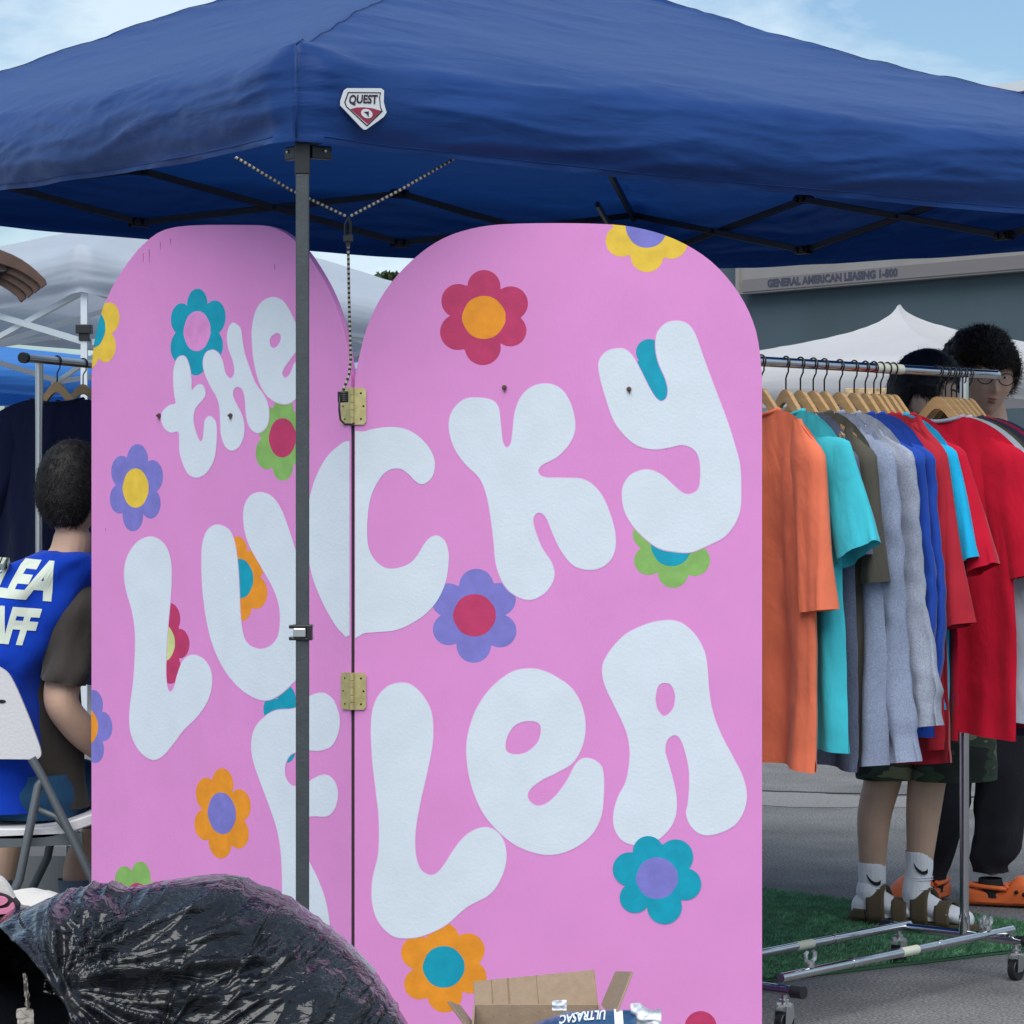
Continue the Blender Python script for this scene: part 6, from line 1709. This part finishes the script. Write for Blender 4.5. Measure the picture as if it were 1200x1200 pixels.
    vs = []
    for i in range(len(Q)):
        p = Vector(Q[i])
        if Cn[i] > 0:
            hq = Vector((p.x, 0, p.z)) - hole
            a = .115 + .022 * noise.noise(Vector((math.atan2(hq.z, hq.x) * 2.2, 0, 1))); bb = .078
            rr = math.hypot(hq.x / a, (hq.z + .25 * hq.x) / bb)
            if rr < 1.3:
                p.y += .42 * smooth01((1.05 - rr) / .30)
                p.y -= .022 * math.exp(-((rr - 1.08) / .10) ** 2)
                p += Vector(Nn[i]) * .010 * noise.noise(Vector((p.x * 30, 3, p.z * 30)))
        p.z = max(.002, p.z); vs.append(p)
    b = MB(); b.add(vs, [(j * NU + i, j * NU + i + 1, (j + 1) * NU + i + 1, (j + 1) * NU + i) for j in range(NV - 1) for i in range(NU - 1)])
    o = b.build('bag', M_BAG, None, smooth=True); setparent(o, root)
    # twisted neck ties
    return root, k, D0
bag_root, KB, DBAG = trash_bag()
def bag_paper():
    root = empty('paper_scrap', tuple(P(30, 1165, 4.78)), 0, 'crumpled pale paper strip poking out of the opening of the black bag', 'paper')
    b = MB()
    def fn(u, v):
        w = 5 if v < .62 else 20
        xx = 29 + 6 * v + (u - .5) * w + (-4 if v >= .62 else 0) + 1.5 * noise.noise(Vector((v * 9, u, 1))); y = 1141 + 66 * v + 3 * noise.noise(Vector((u * 4, v * 5, 2)))
        p = P(xx, y, 4.74 - .05 * v); p.y += .012 * noise.noise(Vector((u * 3, v * 12, 5))); return p
    b.grid(fn, 9, 34); o = b.build('paper', mat('paper_beige', (.36, .33, .30), .9), None); setparent(o, root)
bag_paper()
def tote():
    d = 5.35; root = empty('cloth_bundle', (P(40, 1200, d).x, d, 0), 0, 'off-white cloth bundle with pink and black print behind the rubbish bag', 'cloth')
    pinkp = mat('print_pink', (.62, .20, .33), .85); offw = cloth('cloth_cream', (.60, .57, .54))
    b = MB()
    def fn(u, v):
        th = -PI / 2 + PI * u; R_ = [(1060 - 1032)][0]
        x = 30 + 118 * math.sin(th); top = 1044 + 14 * abs(math.sin(th)) ** 2 * 1.2 + (14 if th < -.35 else 0) * smooth01((-th - .35) / .3) * -1
        ph = PI * v
        zz = (CAMH - (top - HY) / F * d)
        s = math.sin(ph) ** .6
        c = P(x, 1000, d); 
        p = Vector((c.x, d - .20 * math.cos(ph), zz * math.cos(th) ** .25 * s if abs(math.cos(th)) > 1e-6 else 0))
        p += Vector((0, 0, 1)) * .010 * fbm((p.x * 14, p.y * 10, p.z * 8), 3); p.z = max(.002, p.z)
        return p
    b.grid(fn, 90, 60); o = b.build('cloth', offw, None, smooth=True); setparent(o, root)
    def blob(pts, m, dd, nm):
        q = MB(); f = cr(pts, 5); vs = [P(x, y, dd) for x, y in f]
        q.prism([(v.x, v.z) for v in vs], (1, 0, 0), (0, 0, 1), (0, 1, 0), (0, dd, 0), .03)
        oo = q.build(nm, m, None, smooth='auto', bevel=.006); setparent(oo, root)
    blob([(-20, 1030), (-4, 1028), (6, 1036), (14, 1050), (18, 1062), (10, 1082), (-22, 1090)], offw, 5.12, 'folded_corner')
    blob([(-18, 1046), (2, 1047), (14, 1053), (21, 1063), (10, 1072), (-18, 1076)], mat('print_black', (.02, .016, .02), .85), 5.113, 'black_print')
    blob([(-10, 1052), (3, 1051), (9, 1056), (2, 1061), (-10, 1061)], pinkp, 5.106, 'pink_print')
    blob([(7, 1064), (14, 1058), (17, 1065), (12, 1070), (-12, 1072), (-12, 1067)], pinkp, 5.104, 'pink_print')
tote()

# ------------------------------------------------------------------ cardboard box with a packet of bags on it
def card_box():
    d = 5.25; root = empty('cardboard_box', (P(650, 1400, d).x, d, 0), 0, 'open brown cardboard box with raised flaps below the orange flower', 'box')
    zt = P(0, 1193, d).z
    x0, x1 = P(556, 0, d).x, P(703, 0, d).x
    depth = .30; t = .004
    def panel(name, pts3, nrm, m=M_CARD, crease=None):
        pts3 = [Vector(p) for p in pts3]; o = pts3[0]; ax = (pts3[1] - o).normalized(); az = (pts3[1] - o).cross(pts3[-1] - o).normalized(); az = az if az.dot(Vector(nrm)) > 0 else -az; ay = az.cross(ax).normalized()
        b = MB(); b.prism([((p - o).dot(ax), (p - o).dot(ay)) for p in pts3], ax, ay, az, o, t); q = b.build(name, m, None, bevel=.001); setparent(q, root); return q
    yb = d + .14; yf = d - .16
    panel('side', [(x0, yb, .002), (x1, yb, .002), (x1, yb, zt), (x0, yb, zt)], (0, 1, 0))
    panel('side', [(x0, yf, .002), (x1, yf, .002), (x1, yf, zt - .02), (x0, yf, zt - .02)], (0, -1, 0))
    panel('side', [(x0, yf + .004, .002), (x0, yb - .001, .002), (x0, yb - .001, zt), (x0, yf + .004, zt)], (-1, 0, 0))
    panel('side', [(x1, yf + .004, .002), (x1, yb - .001, .002), (x1, yb - .001, zt), (x1, yf + .004, zt)], (1, 0, 0))
    panel('base', [(x0 + .006, yf + .006, .008), (x1 - .006, yf + .006, .008), (x1 - .006, yb - .006, .008), (x0 + .006, yb - .006, .008)], (0, 0, 1))
    # tall back flap and its creases
    A_, B_, C_, D_ = P(557, 1194, yb), P(701, 1178, yb), P(696.5, 1136.5, yb + .03), P(554.5, 1150, yb + .03)
    fb = panel('flap', [A_, B_, C_, D_], (B_ - A_).cross(D_ - A_) * -1)
    b = MB()
    nn = (B_ - A_).cross(D_ - A_).normalized()
    for f_, w in ((.285, .003), (.15, .0012), (.52, .0012)):
        p0 = A_.lerp(B_, f_) + nn * .0007; p1 = D_.lerp(C_, f_) + nn * .0007; b.bar(p0, p1, w, .0012)
    q = b.build('flap_crease', M_CARDE, None); q.parent = fb
    panel('flap', [(x1 + .006, yb, zt), (x1 + .02, yf + .06, zt + .015), P(757, 1146, d - .06), P(721, 1138, d + .15)], (.6, -.6, .3))
    panel('flap', [P(556, 1200, d + .12), P(556, 1214, d - .12), P(530, 1170, d - .12), P(540, 1178, d + .12)], (-.8, 0, .6))
    panel('flap', [(x0, yf - .002, zt - .02), (x1, yf - .002, zt - .02), (x1 - .01, yf - .10, zt - .12), (x0 + .01, yf - .10, zt - .12)], (0, -.6, .8))
    # packet lying on the box
    root2 = empty('bag_packet', tuple(P(690, 1195, d - .10)), 0, 'dark blue packet of rubbish bags with white upside-down lettering on top of the box', 'packet')
    blue = mat('packet_blue', (.012, .06, .15), .28, spec=.6, bump=.3, bscale=30, coat=.3); clearp = mat('packet_film', (.74, .77, .82), .45, spec=.4, bump=.15, bscale=30)
    def pk(u, v):
        x = 618 + 126 * u; lift = 1 - (1 - u) ** 2.6
        y0 = 1203 - 24 * lift ** .8 + 4 * u * u
        p = P(x, y0, d - .06); ph = PI * (v - .5) * 1.0
        p.y += -.03 + .10 * (v * 2 - 1); p.z += .022 * math.cos(ph * .98) - .022 - (.05 * max(0, .5 - v)) * 1.2
        p.z += .004 * fbm((p.x * 25, p.y * 25, 3), 3); return p
    b = MB(); b.grid(pk, 60, 26)
    n0 = len(b.v)
    b.grid(lambda u, v: pk(u, v) - Vector((0, 0, .035 + .05 * (1 - abs(2 * v - 1)))), 60, 26)
    pkt = b.build('packet', blue, None, smooth=True); setparent(pkt, root2)
    for (u0, u1, nm) in ((.80, .88, 'white_band'), ):
        b = MB(); b.grid(lambda u, v: pk(u0 + (u1 - u0) * u, v) + Vector((0, -.0008, .0012)), 10, 26); q = b.build(nm, clearp, None, smooth=True); q.parent = pkt
    # torn film at the right end
    b = MB(); rnd = random.Random(4)
    def film(u, v):
        x = 739 + 36 * u; y = 1176 + 26 * v + 5 * math.sin(u * 7) * (v - .5) + 7 * u * (1 - v)
        p = P(x, y, d - .10); p.y += .014 * fbm((u * 2.5, v * 2.5, 2), 2); return p
    b.grid(film, 26, 18); q = b.build('torn_film', clearp, None, smooth=True); q.parent = pkt; q.matrix_parent_inverse = Matrix.Translation(-Vector(root2.location)); 
    q.matrix_parent_inverse = Matrix.Identity(4)
    b = MB()
    def film2(u, v):
        x = 647 + 17 * u; y = 1172 + 12 * v; p = P(x, y, d - .03); p.y += .006 * fbm((u * 3, v * 3, 7), 2); return p
    b.grid(film2, 12, 10); q = b.build('film_tab', clearp, None, smooth=True); q.parent = pkt
    tv, tf = text_data('ULTRASAC', 1.0, shear=.25, bold=.03)
    mnx = min(p.x for p in tv); mxx = max(p.x for p in tv); mny = min(p.y for p in tv); mxy = max(p.y for p in tv)
    b = MB(); vs = []
    for p in tv:
        uu = 1 - (p.x - mnx) / (mxx - mnx); vv = (p.y - mny) / (mxy - mny)      # rotated half a turn
        q = pk(.30 + .42 * uu, .40 - .26 * vv) if False else pk(.29 + .43 * uu, .22 + .24 * (1 - vv) * 1.0)
        vs.append(q + Vector((0, -.0016, .0016)))
    # rotated by 180 degrees: letters' tops point down towards us
    vs = []
    for p in tv:
        uu = 1 - (p.x - mnx) / (mxx - mnx); vv = (p.y - mny) / (mxy - mny)
        q = pk(.29 + .43 * uu, .52 - .17 * vv); vs.append(q + Vector((0, -.0016, .0016)))
    b.add(vs, tf); q = b.build('packet_lettering', mat('packet_white', (.65, .7, .75), .5), None); q.parent = pkt
card_box()
# patterned tan board glimpsed under the white tent
def far_board():
    d = 15; root = empty('display_board', tuple(P(1020, 461, d)), 0, 'small tan patterned board under the white peaked tent, just over the hangers', 'board')
    a, c = P(990, 466, d), P(1044, 455, d)
    b = MB(); b.box(((a.x + c.x) / 2, d, (a.z + c.z) / 2), (c.x - a.x, .02, c.z - a.z)); o = b.build('panel', mat('tan_pattern', (.45, .32, .18), .8, var=.4, vscale=40), None, bevel=.003); setparent(o, root)
    b = MB()
    for x in (a.x + .02, c.x - .02): b.bar((x, d + .02, 0), (x, d + .02, a.z), .02)
    o = b.build('stand', M_FRAME, None); setparent(o, root)
far_board()
